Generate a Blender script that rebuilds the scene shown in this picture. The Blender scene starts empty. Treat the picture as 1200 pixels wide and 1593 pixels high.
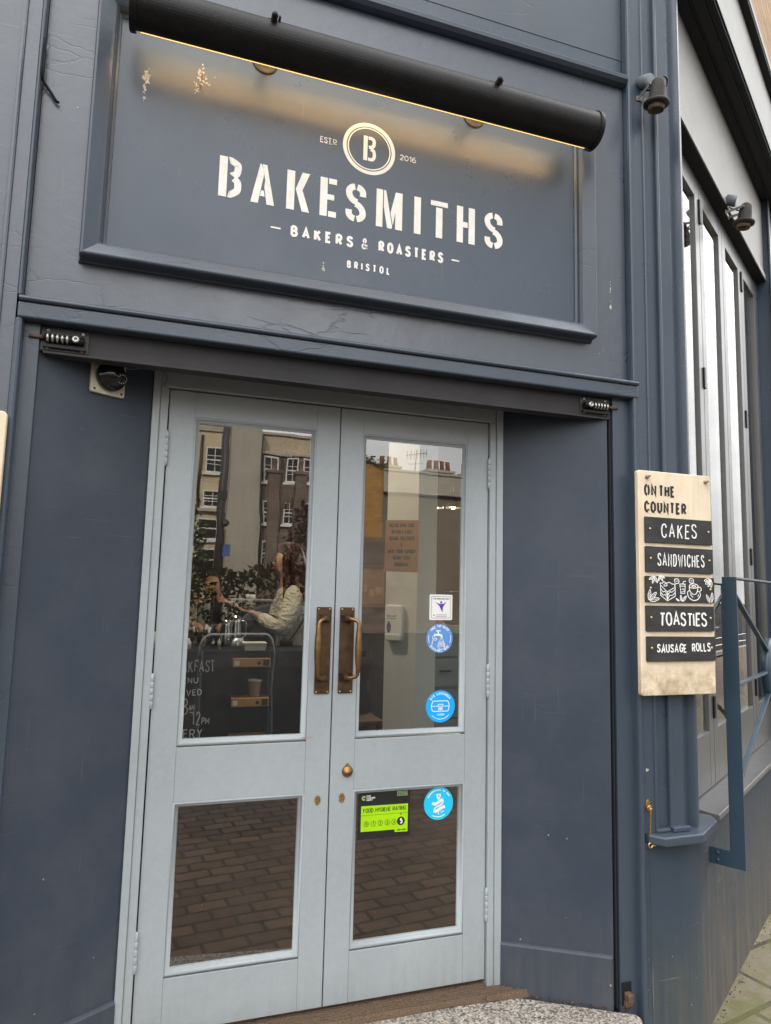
import bpy, bmesh, math, random
from mathutils import Vector, Matrix
rad = math.radians
random.seed(7)
SC = bpy.context.scene
COL = SC.collection

# ------------------------------------------------------------------ camera
CAM_R = Vector((0.949, -0.315, 0.024)); CAM_F = Vector((0.310, 0.944, 0.112))
def make_camera():
    yaw, pit, rol = rad(18.2001), rad(6.4548), rad(1.3869)
    f = Vector((math.sin(yaw)*math.cos(pit), math.cos(yaw)*math.cos(pit), math.sin(pit)))
    r = Vector((math.cos(yaw), -math.sin(yaw), 0)); u = r.cross(f)
    R = r*math.cos(rol)+u*math.sin(rol); U = -r*math.sin(rol)+u*math.cos(rol)
    cd = bpy.data.cameras.new('camera'); co = bpy.data.objects.new('camera', cd); COL.objects.link(co)
    m = Matrix((( R.x, U.x, -f.x, 0.0022), (R.y, U.y, -f.y, -2.4257), (R.z, U.z, -f.z, 1.4285), (0, 0, 0, 1)))
    co.matrix_world = m
    cd.sensor_fit = 'VERTICAL'; cd.sensor_height = 36.0; cd.lens = 23.872; cd.clip_start = 0.05; cd.clip_end = 800
    SC.camera = co
make_camera()

# ------------------------------------------------------------------ sky, sun, exposure
SUN_EL, SUN_AZ = 34.0, -22.0        # azimuth from +y towards +x: the sun stands behind the cafe
def make_world():
    w = bpy.data.worlds.new('World'); SC.world = w; w.use_nodes = True
    nt = w.node_tree; nt.nodes.clear()
    out = nt.nodes.new('ShaderNodeOutputWorld'); bg = nt.nodes.new('ShaderNodeBackground')
    sky = nt.nodes.new('ShaderNodeTexSky'); sky.sky_type = 'NISHITA'; sky.sun_disc = False
    sky.sun_elevation = rad(SUN_EL); sky.sun_rotation = rad(SUN_AZ); sky.air_density = 1.0; sky.dust_density = 2.5; sky.ozone_density = 1.0
    hs = nt.nodes.new('ShaderNodeHueSaturation'); hs.inputs['Saturation'].default_value = 0.14
    nt.links.new(sky.outputs[0], hs.inputs['Color'])
    # thin cloud cover: a soft noise lifts the sky towards an even white
    tc = nt.nodes.new('ShaderNodeTexCoord'); mp = nt.nodes.new('ShaderNodeMapping'); mp.inputs['Scale'].default_value = (1, 1, 2.6)
    no = nt.nodes.new('ShaderNodeTexNoise'); no.inputs['Scale'].default_value = 2.2; no.inputs['Detail'].default_value = 7; no.inputs['Roughness'].default_value = .58
    cr = nt.nodes.new('ShaderNodeValToRGB'); cr.color_ramp.elements[0].position = .32; cr.color_ramp.elements[1].position = .66
    cr.color_ramp.elements[0].color = (.35, .35, .35, 1)
    mx = nt.nodes.new('ShaderNodeMixRGB'); mx.inputs[2].default_value = (8.6, 8.55, 8.45, 1)
    nt.links.new(tc.outputs['Generated'], mp.inputs[0]); nt.links.new(mp.outputs[0], no.inputs['Vector'])
    nt.links.new(no.outputs['Fac'], cr.inputs[0]); nt.links.new(cr.outputs[0], mx.inputs[0]); nt.links.new(hs.outputs[0], mx.inputs[1])
    # overcast sky, brightest overhead; bright and dark lobes added to shape the facade light
    def lobe(d, lo, hi, a, b):
        vm = nt.nodes.new('ShaderNodeVectorMath'); vm.operation = 'DOT_PRODUCT'; v = Vector(d).normalized(); vm.inputs[1].default_value = v
        nt.links.new(tc.outputs['Generated'], vm.inputs[0])
        mr = nt.nodes.new('ShaderNodeMapRange'); mr.interpolation_type = 'SMOOTHSTEP'
        for i, q in enumerate((lo, hi, a, b)): mr.inputs[i+1].default_value = q
        nt.links.new(vm.outputs['Value'], mr.inputs[0]); return mr.outputs[0]
    def mul(a, b, op='MULTIPLY'):
        m_ = nt.nodes.new('ShaderNodeMath'); m_.operation = op
        for i, q in enumerate((a, b)): nt.links.new(q, m_.inputs[i])
        return m_.outputs[0]
    k = mul(mul(lobe((.62, -.60, .50), .84, .985, 1, .45), lobe((.33, -.92, .22), .90, .985, 1, 2.2)), mul(mul(lobe((0, 0, 1), 0, 1, .60, 2.5), lobe((.83, .33, .45), .50, .92, 1, 2.2)), lobe((-.46, -.72, .52), .62, .96, 1, 1.6)))
    sc = nt.nodes.new('ShaderNodeVectorMath'); sc.operation = 'SCALE'; nt.links.new(mx.outputs[0], sc.inputs[0]); nt.links.new(k, sc.inputs['Scale'])
    nt.links.new(sc.outputs[0], bg.inputs[0]); bg.inputs[1].default_value = 0.14
    nt.links.new(bg.outputs[0], out.inputs[0])
    sd = bpy.data.lights.new('sun', 'SUN'); sd.energy = 4.0; sd.angle = rad(.6); sd.color = (1, .91, .78)
    so = bpy.data.objects.new('sun', sd); COL.objects.link(so); so.location = (0, 30, 30)
    az, el = rad(SUN_AZ), rad(SUN_EL)
    to_sun = Vector((math.sin(az)*math.cos(el), math.cos(az)*math.cos(el), math.sin(el)))
    so.rotation_euler = (-to_sun).to_track_quat('-Z', 'Y').to_euler()
make_world()
SC.view_settings.view_transform = 'Standard'; SC.view_settings.look = 'None'
SC.view_settings.gamma = 1; SC.view_settings.use_curve_mapping = False
SC.view_settings.exposure = 0.54
SC.cycles.max_bounces = 10; SC.cycles.glossy_bounces = 6; SC.cycles.transparent_max_bounces = 24
SC.cycles.sample_clamp_indirect = 6

# ------------------------------------------------------------------ materials
class NT:
    def __init__(s, name):
        s.m = bpy.data.materials.new(name); s.m.use_nodes = True; s.t = s.m.node_tree
        s.b = s.t.nodes['Principled BSDF']; s.out = s.t.nodes['Material Output']
        g = s.t.nodes.new('ShaderNodeNewGeometry'); s.pos = g.outputs['Position']; s.geo = g
    def n(s, typ, **kw):
        x = s.t.nodes.new(typ)
        for k, v in kw.items(): setattr(x, k, v)
        return x
    def l(s, a, b): s.t.links.new(a, b)
    def mapped(s, scale=(1, 1, 1), rot=(0, 0, 0)):
        x = s.n('ShaderNodeMapping'); x.inputs['Scale'].default_value = scale; x.inputs['Rotation'].default_value = rot
        s.l(s.pos, x.inputs[0]); return x.outputs[0]
    def noise(s, scale, detail=4, rough=.55, vec=None, dist=0):
        x = s.n('ShaderNodeTexNoise'); x.inputs['Scale'].default_value = scale; x.inputs['Detail'].default_value = detail
        x.inputs['Roughness'].default_value = rough; x.inputs['Distortion'].default_value = dist
        s.l(vec or s.pos, x.inputs['Vector']); return x.outputs['Fac']
    def voro(s, scale, feature='F1', vec=None, out='Distance', rnd=1):
        x = s.n('ShaderNodeTexVoronoi'); x.feature = feature; x.inputs['Scale'].default_value = scale
        if 'Randomness' in x.inputs: x.inputs['Randomness'].default_value = rnd
        s.l(vec or s.pos, x.inputs['Vector']); return x.outputs[out]
    def ramp(s, fac, p0, p1, c0=(0, 0, 0, 1), c1=(1, 1, 1, 1)):
        x = s.n('ShaderNodeValToRGB'); e = x.color_ramp.elements
        e[0].position = p0; e[1].position = p1; e[0].color = c0; e[1].color = c1
        s.l(fac, x.inputs[0]); return x.outputs[0]
    def mix(s, fac, a, b, typ='MIX'):
        x = s.n('ShaderNodeMixRGB', blend_type=typ)
        for i, v in enumerate((fac, a, b)):
            if isinstance(v, (int, float)): x.inputs[i].default_value = v if i == 0 else (v, v, v, 1)
            elif isinstance(v, tuple): x.inputs[i].default_value = v if len(v) == 4 else (*v, 1)
            else: s.l(v, x.inputs[i])
        return x.outputs[0]
    def math(s, op, a, b=0.0, clamp=False):
        x = s.n('ShaderNodeMath', operation=op, use_clamp=clamp)
        for i, v in enumerate((a, b)):
            if isinstance(v, (int, float)): x.inputs[i].default_value = v
            else: s.l(v, x.inputs[i])
        return x.outputs[0]
    def sep(s, vec=None):
        x = s.n('ShaderNodeSeparateXYZ'); s.l(vec or s.pos, x.inputs[0]); return x.outputs
    def bump(s, h, strength=.3, dist=.002, prev=None):
        x = s.n('ShaderNodeBump'); x.inputs['Strength'].default_value = strength; x.inputs['Distance'].default_value = dist
        s.l(h, x.inputs['Height'])
        if prev is not None: s.l(prev, x.inputs['Normal'])
        return x.outputs[0]
    def fin(s, col=None, rough=.5, metal=0, nrm=None, spec=None, coat=None):
        for k, v in (('Base Color', col), ('Roughness', rough), ('Metallic', metal), ('Specular IOR Level', spec), ('Coat Weight', coat)):
            if v is None: continue
            if isinstance(v, tuple): s.b.inputs[k].default_value = v if len(v) == 4 else (*v, 1)
            elif isinstance(v, (int, float)): s.b.inputs[k].default_value = v
            else: s.l(v, s.b.inputs[k])
        if nrm is not None: s.l(nrm, s.b.inputs['Normal'])
        return s.m

def c3(c, k): return tuple(min(1, x*k) for x in c)

def paint(name, c, rough=.34, cracks=.0, lumps=.5, specks=None, dust=.0, dirt=None, chips=0.0, spec=.5, scuff=0.0):
    """Brushed gloss paint on old timber: brush marks, lumps, cracks, chips that show pale primer, specks of whitewash."""
    N = NT(name)
    big = N.noise(1.7, 5, .6)
    col = N.mix(N.ramp(big, .3, .72), c3(c, .90), c3(c, 1.10))
    fine = N.noise(38, 4, .65)
    col = N.mix(N.math('MULTIPLY', N.ramp(fine, .35, .75), .35), col, c3(c, 1.22))
    brush = N.noise(1, 5, .65, N.mapped((130, 130, 7)))
    brush2 = N.noise(1, 5, .65, N.mapped((7, 7, 110)))
    lump = N.noise(22, 5, .6)
    h = N.math('ADD', N.math('MULTIPLY', lump, lumps), N.math('ADD', N.math('MULTIPLY', brush, .16), N.math('MULTIPLY', brush2, .12)))
    rg = N.math('ADD', N.math('MULTIPLY', N.noise(6, 5, .7), .22), rough-.11)
    if cracks:
        wv = N.n('ShaderNodeVectorMath', operation='ADD')
        nz = N.n('ShaderNodeTexNoise'); nz.inputs['Scale'].default_value = 9; nz.inputs['Detail'].default_value = 5; N.l(N.mapped((1, 1, 2.5)), nz.inputs['Vector'])
        sc = N.n('ShaderNodeVectorMath', operation='SCALE'); sc.inputs['Scale'].default_value = .55; N.l(nz.outputs['Color'], sc.inputs[0])
        N.l(N.mapped((5, 5, 13)), wv.inputs[0]); N.l(sc.outputs[0], wv.inputs[1])
        e = N.voro(1, 'DISTANCE_TO_EDGE', wv.outputs[0])
        line = N.ramp(e, .0, .035, (1, 1, 1, 1), (0, 0, 0, 1))
        where = N.ramp(N.noise(2.6, 3, .5), .57, .66)
        line = N.math('MULTIPLY', line, where)
        col = N.mix(N.math('MULTIPLY', line, cracks), col, c3(c, .22))
        h = N.math('SUBTRACT', h, N.math('MULTIPLY', line, .5))
    if chips:
        cn = N.noise(34, 6, .7)
        cm = N.math('MULTIPLY', N.ramp(cn, .69, .71), N.ramp(N.noise(3.1, 2, .5), .56, .66))
        col = N.mix(N.math('MULTIPLY', cm, chips), col, (.34, .31, .27))
        h = N.math('SUBTRACT', h, N.math('MULTIPLY', cm, .5))
    if dirt:
        z = N.sep()[2]
        lo, hi, dc, amt = dirt
        g = N.ramp(N.math('ADD', z, N.math('MULTIPLY', N.math('SUBTRACT', N.noise(5, 6, .7), .5), .5)), 0, 1)
        x = N.n('ShaderNodeMapRange'); x.inputs[1].default_value = lo; x.inputs[2].default_value = hi; x.inputs[3].default_value = 1; x.inputs[4].default_value = 0
        N.l(N.math('ADD', z, N.math('MULTIPLY', N.math('SUBTRACT', N.noise(5, 6, .7), .5), .45)), x.inputs[0])
        streak = N.noise(1, 5, .7, N.mapped((26, 26, 1.6)))
        dm = N.math('MULTIPLY', N.math('MULTIPLY', x.outputs[0], N.ramp(streak, .25, .7)), amt)
        col = N.mix(dm, col, dc)
        rg = N.math('ADD', rg, N.math('MULTIPLY', dm, .35))
    if scuff:
        a = N.ramp(N.noise(1, 3, .55, N.mapped((3.2, 3.2, 95), (.25, .12, .4))), .665, .70)
        b = N.ramp(N.noise(1, 3, .55, N.mapped((80, 80, 2.6), (.05, .1, 0))), .665, .70)
        wh = N.ramp(N.noise(3.7, 3, .6), .50, .62); sf = N.math('MULTIPLY', N.math('MAXIMUM', a, b), wh)
        col = N.mix(N.math('MULTIPLY', sf, scuff), col, (.36, .36, .35))
        hand = N.ramp(N.noise(2.1, 6, .75), .50, .78); col = N.mix(N.math('MULTIPLY', hand, scuff*.45), col, c3(c, .62))
        rg = N.math('ADD', rg, N.math('MULTIPLY', hand, .10))
    if dust:
        col = N.mix(N.math('MULTIPLY', N.ramp(N.noise(3.3, 6, .7), .45, .8), dust), col, (.30, .28, .26))
    if specks:
        scale, amt, ztop = specks
        v = N.n('ShaderNodeTexVoronoi'); v.inputs['Scale'].default_value = scale; N.l(N.mapped((1, 1, .8)), v.inputs['Vector'])
        rnd = N.sep(v.outputs['Color'])[0]
        size = N.math('MULTIPLY', N.math('POWER', rnd, 3.0), .115)
        dot = N.math('LESS_THAN', v.outputs['Distance'], size)
        keep = N.math('LESS_THAN', N.sep(v.outputs['Color'])[1], amt)
        x = N.n('ShaderNodeMapRange'); x.inputs[1].default_value = ztop-.5; x.inputs[2].default_value = ztop; x.inputs[3].default_value = 1; x.inputs[4].default_value = .0
        N.l(N.sep()[2], x.inputs[0])
        low = N.math('GREATER_THAN', x.outputs[0], N.sep(v.outputs['Color'])[2])
        dm = N.math('MULTIPLY', N.math('MULTIPLY', dot, keep), low)
        col = N.mix(dm, col, (.27, .26, .235))
    return N.fin(col, rg, 0, N.bump(h, .55, .0022), spec)

NAVY = (.044, .060, .084)
M = {}
M['navy'] = paint('navy_paint', NAVY, .30, cracks=.0, lumps=.6, chips=.25, scuff=.08)
M['navy_old'] = paint('navy_paint_cracked', (.047, .060, .084), .30, cracks=.40, lumps=.9, chips=.35, spec=.8, scuff=.10)
M['navy_edge'] = paint('navy_paint_chipped', (.044, .059, .082), .34, cracks=.15, lumps=.85, chips=.5)
M['navy_panel'] = paint('navy_sign_paint', (.042, .058, .084), .30, cracks=.0, lumps=.30, chips=.15, scuff=.06)
M['reveal'] = paint('navy_reveal_paint', (.035, .046, .066), .47, lumps=.45, specks=(34, .75, .75), dust=.07, spec=.35, chips=.2, dirt=(-.1, .35, (.12, .11, .095), .40), scuff=.06)
M['base'] = paint('navy_base_paint', (.036, .050, .070), .55, lumps=.5, specks=(46, .9, .55), dirt=(-.36, .30, (.135, .130, .075), .72), spec=.22, scuff=.3)
M['base_side'] = paint('dusty_base_paint', (.038, .050, .068), .60, lumps=.8, specks=(52, .95, .6), dirt=(-.34, .52, (.185, .145, .098), .80), spec=.22, scuff=.3)
M['navy_sheen'] = paint('navy_gloss_pale_sheen', (.105, .106, .107), .36, lumps=.10, chips=.1, spec=.7)  # navy lightened: sky glare on the side joinery is put into the colour
M['navy_deep'] = paint('navy_soffit_shade', (.022, .024, .028), .6, lumps=.2, spec=.15)  # darker copy of the navy, painting in soffit shade; also colours the guide rail
M['pale_sheen'] = paint('frieze_sheen_paint', (.30, .30, .29), .62, lumps=.15, chips=.1, spec=.5)  # pale grey paints the sheen of the side facade into the colour
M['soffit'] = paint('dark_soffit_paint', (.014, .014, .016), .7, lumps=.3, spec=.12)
M['door'] = paint('pale_grey_door_paint', (.300, .335, .355), .42, lumps=.30, dust=.05, spec=.4, chips=.3, dirt=(-.12, .24, (.16, .14, .115), .5), scuff=.35)
M['frame'] = paint('pale_grey_frame_paint', (.305, .340, .360), .42, lumps=.25, spec=.4, dirt=(-.12, .30, (.15, .13, .105), .5))
M['rail'] = paint('blue_steel_paint', (.019, .043, .068), .36, lumps=.15, chips=.3)
M['steel'] = paint('dark_shutter_steel', (.034, .033, .036), .58, lumps=.3, chips=.8, dust=.06, spec=.2)
M['upper'] = paint('navy_upper_panel', (.050, .066, .088), .33, cracks=.55, lumps=.35)

def simple(name, c, rough=.5, metal=0, var=.15, nscale=8, bump=.0, bscale=60, spec=None, coat=None):
    N = NT(name)
    col = N.mix(N.ramp(N.noise(nscale, 5, .6), .3, .7), c3(c, 1-var), c3(c, 1+var))
    nr = N.bump(N.noise(bscale, 4, .6), bump, .002) if bump else None
    r = N.math('ADD', N.math('MULTIPLY', N.noise(nscale*2.3, 4, .6), .16), rough-.08)
    return N.fin(col, r, metal, nr, spec, coat)
def lampblack():
    N = NT('black_satin_metal')
    col = N.mix(N.math('MULTIPLY', N.ramp(N.noise(210, 3, .6), .60, .72), .5), (.006, .006, .0068), (.075, .072, .07))
    col = N.mix(N.math('MULTIPLY', N.ramp(N.noise(11, 6, .7), .45, .75), .25), col, (.03, .029, .029))
    return N.fin(col, .46, 0, N.bump(N.noise(260, 3), .25, .0015), .26)
M['black'] = lampblack()
M['brass_old'] = simple('aged_bronze', (.100, .066, .043), .42, .85, .35, 30, .15, 150)
M['brass_worn'] = simple('worn_bronze_grip', (.235, .135, .060), .36, .9, .3, 26, .1, 150)
M['brass'] = simple('polished_brass', (.60, .42, .17), .28, .95, .2, 40)
M['screw'] = simple('brass_screw', (.50, .36, .17), .35, .9, .2, 60)
M['zinc'] = simple('zinc_steel', (.46, .45, .43), .38, .9, .2, 40)
M['chrome'] = simple('polished_steel', (.62, .62, .62), .12, 1, .05, 10)
M['rust'] = simple('rusty_steel', (.115, .070, .045), .75, .2, .4, 60, .5, 160)
M['bronzebox'] = simple('dull_spotlight_bronze', (.032, .028, .024), .7, .1, .35, 18, .35, 120)
M['grey_cap'] = simple('grey_junction_cap', (.15, .17, .19), .45, 0, .12, 20)
M['copper_leaf'] = simple('dark_copper_leaf', (.040, .017, .015), .6, 0, .5, 3)
M['hinge'] = simple('painted_hinge', (.34, .375, .395), .4, .1, .15, 40, .2, 140)
M['cream'] = simple('cream_plastic', (.46, .43, .33), .45, 0, .12, 30)
M['dome'] = simple('smoked_dome', (.010, .010, .011), .08, 0, .1, 10)
M['led'] = simple('infrared_leds', (.30, .28, .26), .3, 0, .1, 10)
M['white_paint'] = simple('sign_white', (.76, .74, .69), .5, 0, .08, 30, .15, 90)
M['filler'] = simple('bare_filler', (.44, .41, .36), .85, 0, .3, 60)
M['chalk'] = simple('chalk_white', (.78, .77, .75), .8, 0, .22, 90)
M['stencil_black'] = simple('stencil_black', (.012, .012, .012), .6, 0, .2, 50)
M['rust_dull'] = simple('crusted_bronze', (.13, .10, .075), .8, .1, .5, 70, .4, 200)
M['zinc_dull'] = simple('dull_zinc', (.20, .19, .175), .6, .5, .3, 30)
M['steel_dark'] = simple('greasy_dark_steel', (.04, .037, .035), .5, .4, .4, 30, .2, 120)
M['dark'] = simple('dark_gap', (.006, .006, .007), .8, 0, .2, 10)
M['white_st'] = simple('white_sticker', (.74, .74, .73), .4, 0, .03, 20)
M['blue_pale'] = simple('soft_blue_sticker', (.10, .27, .62), .4, 0, .05, 20)
M['blue_bright'] = simple('bright_blue_sticker', (.0, .36, .86), .4, 0, .04, 20)
M['cyan'] = simple('cyan_sticker', (.01, .50, .80), .4, 0, .04, 20)
M['lime'] = simple('lime_sticker', (.33, .62, .0), .45, 0, .04, 20)
M['card_black'] = simple('black_sticker', (.014, .014, .013), .4, 0, .1, 20)
M['purple'] = simple('purple_ink', (.10, .02, .33), .5, 0, .3, 40)
M['grey_ink'] = simple('grey_ink', (.16, .16, .18), .5, 0, .1, 40)
M['ink_green'] = simple('pale_green_ink', (.28, .42, .18), .5, 0, .1, 40)
M['red_ink'] = simple('red_scuff', (.55, .12, .07), .6, 0, .3, 60)

def wood_board(name):
    N = NT(name)
    col = N.mix(N.ramp(N.noise(9, 6, .62), .3, .75), (.66, .535, .375), (.80, .69, .53))
    grain = N.noise(1, 5, .6, N.mapped((60, 60, 4)))
    col = N.mix(N.math('MULTIPLY', N.ramp(grain, .4, .7), .25), col, (.50, .40, .27))
    # damp stain: below z 1.18 and around the fixings at the top
    z = N.sep()[2]
    mr = N.n('ShaderNodeMapRange'); mr.inputs[1].default_value = 1.175; mr.inputs[2].default_value = 1.13; N.l(z, mr.inputs[0])
    blot = N.math('MULTIPLY', mr.outputs[0], N.ramp(N.noise(16, 6, .72), .36, .66))
    col = N.mix(N.math('MULTIPLY', blot, .85), col, (.27, .20, .105))
    mr2 = N.n('ShaderNodeMapRange'); mr2.inputs[1].default_value = 1.80; mr2.inputs[2].default_value = 1.90; N.l(z, mr2.inputs[0])
    mr3 = N.n('ShaderNodeMapRange'); mr3.inputs[1].default_value = 1.97; mr3.inputs[2].default_value = 2.06; N.l(N.sep()[0], mr3.inputs[0])
    blot2 = N.math('MULTIPLY', N.math('MULTIPLY', mr2.outputs[0], mr3.outputs[0]), N.ramp(N.noise(20, 5, .7), .35, .6))
    col = N.mix(N.math('MULTIPLY', blot2, .7), col, (.33, .23, .11))
    return N.fin(col, .55, 0, N.bump(N.noise(90, 4, .6), .12, .001))
M['cobweb_dark'] = simple('dark_cobweb', (.05, .045, .04), .9)
M['ply'] = wood_board('varnished_ply')
def slate():
    N = NT('chalkboard_slat')
    sm = N.noise(1, 5, .7, N.mapped((9, 9, 26), (0, .5, 0)))
    col = N.mix(N.math('MULTIPLY', N.ramp(sm, .42, .85), .5), (.018, .017, .018), (.085, .083, .083))
    edge = N.math('MULTIPLY', N.ramp(N.noise(55, 5, .7), .70, .73), .6)
    col = N.mix(edge, col, (.14, .10, .06))
    return N.fin(col, .55, 0, N.bump(N.noise(120, 4), .15, .001))
M['slate'] = slate()
M['counter'] = simple('black_counter_front', (.010, .010, .011), .85, 0, .4, 6, spec=.06)

def glass_mat(name, ior=1.85, wav=.02, tint=(.90, .92, .91, 1), rough=0.0):
    N = NT(name); t = N.t
    t.nodes.remove(N.b)
    fr = N.n('ShaderNodeFresnel'); fr.inputs['IOR'].default_value = ior
    tr = N.n('ShaderNodeBsdfTransparent'); tr.inputs[0].default_value = tint
    gl = N.n('ShaderNodeBsdfGlossy'); gl.inputs['Roughness'].default_value = rough
    gl.inputs[0].default_value = (.97, .97, .97, 1)
    nb = N.bump(N.noise(3.2, 2, .4), wav, .02); N.l(nb, gl.inputs['Normal'])
    fac = N.math('MULTIPLY', fr.outputs[0], N.math('SUBTRACT', 1.0, N.geo.outputs['Backfacing']), True)
    mx = N.n('ShaderNodeMixShader'); N.l(fac, mx.inputs[0]); N.l(tr.outputs[0], mx.inputs[1]); N.l(gl.outputs[0], mx.inputs[2])
    df = N.n('ShaderNodeBsdfDiffuse'); df.inputs[0].default_value = (.42, .40, .36, 1)
    v = N.n('ShaderNodeTexVoronoi'); v.inputs['Scale'].default_value = 60; N.l(N.pos, v.inputs['Vector'])
    sc_ = N.sep(v.outputs['Color']); dot = N.math('MULTIPLY', N.math('LESS_THAN', v.outputs['Distance'], N.math('MULTIPLY', N.math('POWER', sc_[0], 4.0), .13)), N.math('LESS_THAN', sc_[1], .5))
    zr = N.n('ShaderNodeMapRange'); zr.inputs[1].default_value = .2; zr.inputs[2].default_value = 1.1; zr.inputs[3].default_value = .6; zr.inputs[4].default_value = .04; N.l(N.sep()[2], zr.inputs[0])
    smear = N.math('MULTIPLY', N.ramp(N.noise(5, 6, .7, N.mapped((1, 1, .45))), .5, .85), .035)
    dm = N.math('MULTIPLY', N.math('ADD', N.math('MULTIPLY', dot, zr.outputs[0]), smear), N.math('SUBTRACT', 1.0, N.geo.outputs['Backfacing']), True)
    m2 = N.n('ShaderNodeMixShader'); N.l(dm, m2.inputs[0]); N.l(mx.outputs[0], m2.inputs[1]); N.l(df.outputs[0], m2.inputs[2])
    N.l(m2.outputs[0], N.out.inputs[0]); return N.m
M['glass'] = glass_mat('door_glass', 2.35, .03)
M['glass_side'] = glass_mat('side_window_glass', 1.9, .015)

def emit(name, c, s):
    N = NT(name); N.b.inputs['Emission Color'].default_value = (*c, 1); N.b.inputs['Emission Strength'].default_value = s
    N.b.inputs['Base Color'].default_value = (*c, 1); return N.m
M['tube_glow'] = emit('warm_lamp_tube', (1, .60, .20), 4.2)
M['lip_glow'] = emit('lit_diffuser_lip', (1, .62, .16), 1.1)
M['bulb_glow'] = emit('pendant_bulb', (1, .86, .66), 16)
M['glow_lining'] = emit('glowing_enamel_lining', (.95, .92, .82), 1.25)  # lining itself is made to glow, standing in for lamp light on enamel

def terrazzo():
    N = NT('granite_step')
    v = N.n('ShaderNodeTexVoronoi'); v.inputs['Scale'].default_value = 150; N.l(N.pos, v.inputs['Vector'])
    r = N.sep(v.outputs['Color'])[0]
    cr = N.n('ShaderNodeValToRGB'); cr.color_ramp.interpolation = 'CONSTANT'; e = cr.color_ramp.elements
    e[0].position = 0; e[0].color = (.055, .052, .05, 1); e[1].position = .22; e[1].color = (.19, .175, .16, 1)
    for p, c in ((.45, (.33, .30, .26, 1)), (.74, (.47, .43, .375, 1)), (.92, (.24, .185, .14, 1))):
        x = e.new(p); x.color = c
    N.l(r, cr.inputs[0])
    col = N.mix(N.math('MULTIPLY', N.ramp(N.noise(7, 6, .7), .4, .75), .55), cr.outputs[0], (.20, .175, .15))
    return N.fin(col, .7, 0, N.bump(N.noise(160, 4), .35, .002))
M['granite'] = terrazzo()
def coir():
    N = NT('coir_mat')
    f = N.noise(1, 6, .75, N.mapped((160, 420, 200)))
    col = N.mix(N.ramp(f, .3, .75), (.040, .026, .018), (.215, .142, .092))
    lt = N.voro(170); rr = N.math('LESS_THAN', lt, .13)
    col = N.mix(N.math('MULTIPLY', rr, N.ramp(N.noise(4, 3), .4, .6)), col, (.36, .30, .22))
    return N.fin(col, .95, 0, N.bump(f, .5, .003))
M['coir'] = coir()
def flags():
    N = NT('mossy_flagstones')
    b = N.n('ShaderNodeTexBrick'); b.inputs['Scale'].default_value = 1; b.inputs['Brick Width'].default_value = .46; b.inputs['Row Height'].default_value = .30
    b.inputs['Mortar Size'].default_value = .012; b.inputs['Color1'].default_value = (.150, .130, .088, 1); b.inputs['Color2'].default_value = (.195, .168, .118, 1); b.inputs['Mortar'].default_value = (.05, .045, .03, 1)
    N.l(N.mapped((1, 1, 1), (0, 0, rad(-12))), b.inputs['Vector'])
    col = N.mix(N.math('MULTIPLY', N.ramp(N.noise(4.2, 6, .68), .47, .62), .72), b.outputs['Color'], (.085, .088, .017))
    col = N.mix(N.math('MULTIPLY', N.ramp(N.noise(21, 6, .75), .5, .72), .55), col, (.10, .085, .06))
    h = N.math('SUBTRACT', N.noise(30, 6, .7), N.math('MULTIPLY', b.outputs['Fac'], 1.2))
    return N.fin(col, .85, 0, N.bump(h, .6, .006))
M['flags'] = flags()
def pavers():
    N = NT('brown_block_paving')
    b = N.n('ShaderNodeTexBrick'); b.inputs['Scale'].default_value = 1; b.inputs['Brick Width'].default_value = .21; b.inputs['Row Height'].default_value = .105
    b.inputs['Mortar Size'].default_value = .011; b.inputs['Color1'].default_value = (.075, .047, .031, 1); b.inputs['Color2'].default_value = (.155, .099, .064, 1); b.inputs['Mortar'].default_value = (.014, .011, .009, 1)
    N.l(N.mapped((1, 1, 1), (0, 0, rad(8))), b.inputs['Vector'])
    col = N.mix(N.math('MULTIPLY', N.ramp(N.noise(1.3, 6, .7), .4, .7), .55), b.outputs['Color'], (.085, .065, .05))
    return N.fin(col, .8, 0, N.bump(N.math('SUBTRACT', N.noise(40, 5), b.outputs['Fac']), .5, .005))
M['pavers'] = pavers()
def asphalt():
    N = NT('worn_asphalt')
    col = N.mix(N.ramp(N.noise(90, 5, .7), .35, .7), (.012, .012, .0125), (.028, .0275, .027))
    col = N.mix(N.math('MULTIPLY', N.ramp(N.noise(.8, 6, .6), .4, .7), .5), col, (.034, .032, .030))
    return N.fin(col, .9, 0, N.bump(N.noise(110, 4), .5, .005), .12)
M['asphalt'] = asphalt()
def brick(name, c1, c2, mor, bw=.225, rh=.075, rot=0.0, vertical=True):
    N = NT(name)
    b = N.n('ShaderNodeTexBrick'); b.inputs['Scale'].default_value = 1; b.inputs['Brick Width'].default_value = bw; b.inputs['Row Height'].default_value = rh
    b.inputs['Mortar Size'].default_value = .007; b.inputs['Color1'].default_value = (*c1, 1); b.inputs['Color2'].default_value = (*c2, 1); b.inputs['Mortar'].default_value = (*mor, 1)
    mp = N.n('ShaderNodeMapping'); mp.vector_type = 'POINT'; mp.inputs['Rotation'].default_value = (0, 0, rot); N.l(N.pos, mp.inputs[0])
    o = N.sep(mp.outputs[0]); cb = N.n('ShaderNodeCombineXYZ'); N.l(o[0], cb.inputs[0]); N.l(o[2], cb.inputs[1])
    N.l(cb.outputs[0], b.inputs['Vector'])
    col = N.mix(N.math('MULTIPLY', N.ramp(N.noise(2.4, 6, .7), .35, .75), .45), b.outputs['Color'], c3(c1, .55))
    return N.fin(col, .85, 0, N.bump(N.math('SUBTRACT', N.noise(50, 5), b.outputs['Fac']), .5, .006))
M['brick_up'] = brick('orange_brick', (.36, .20, .09), (.46, .29, .14), (.20, .16, .11), rot=rad(-33))
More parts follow.
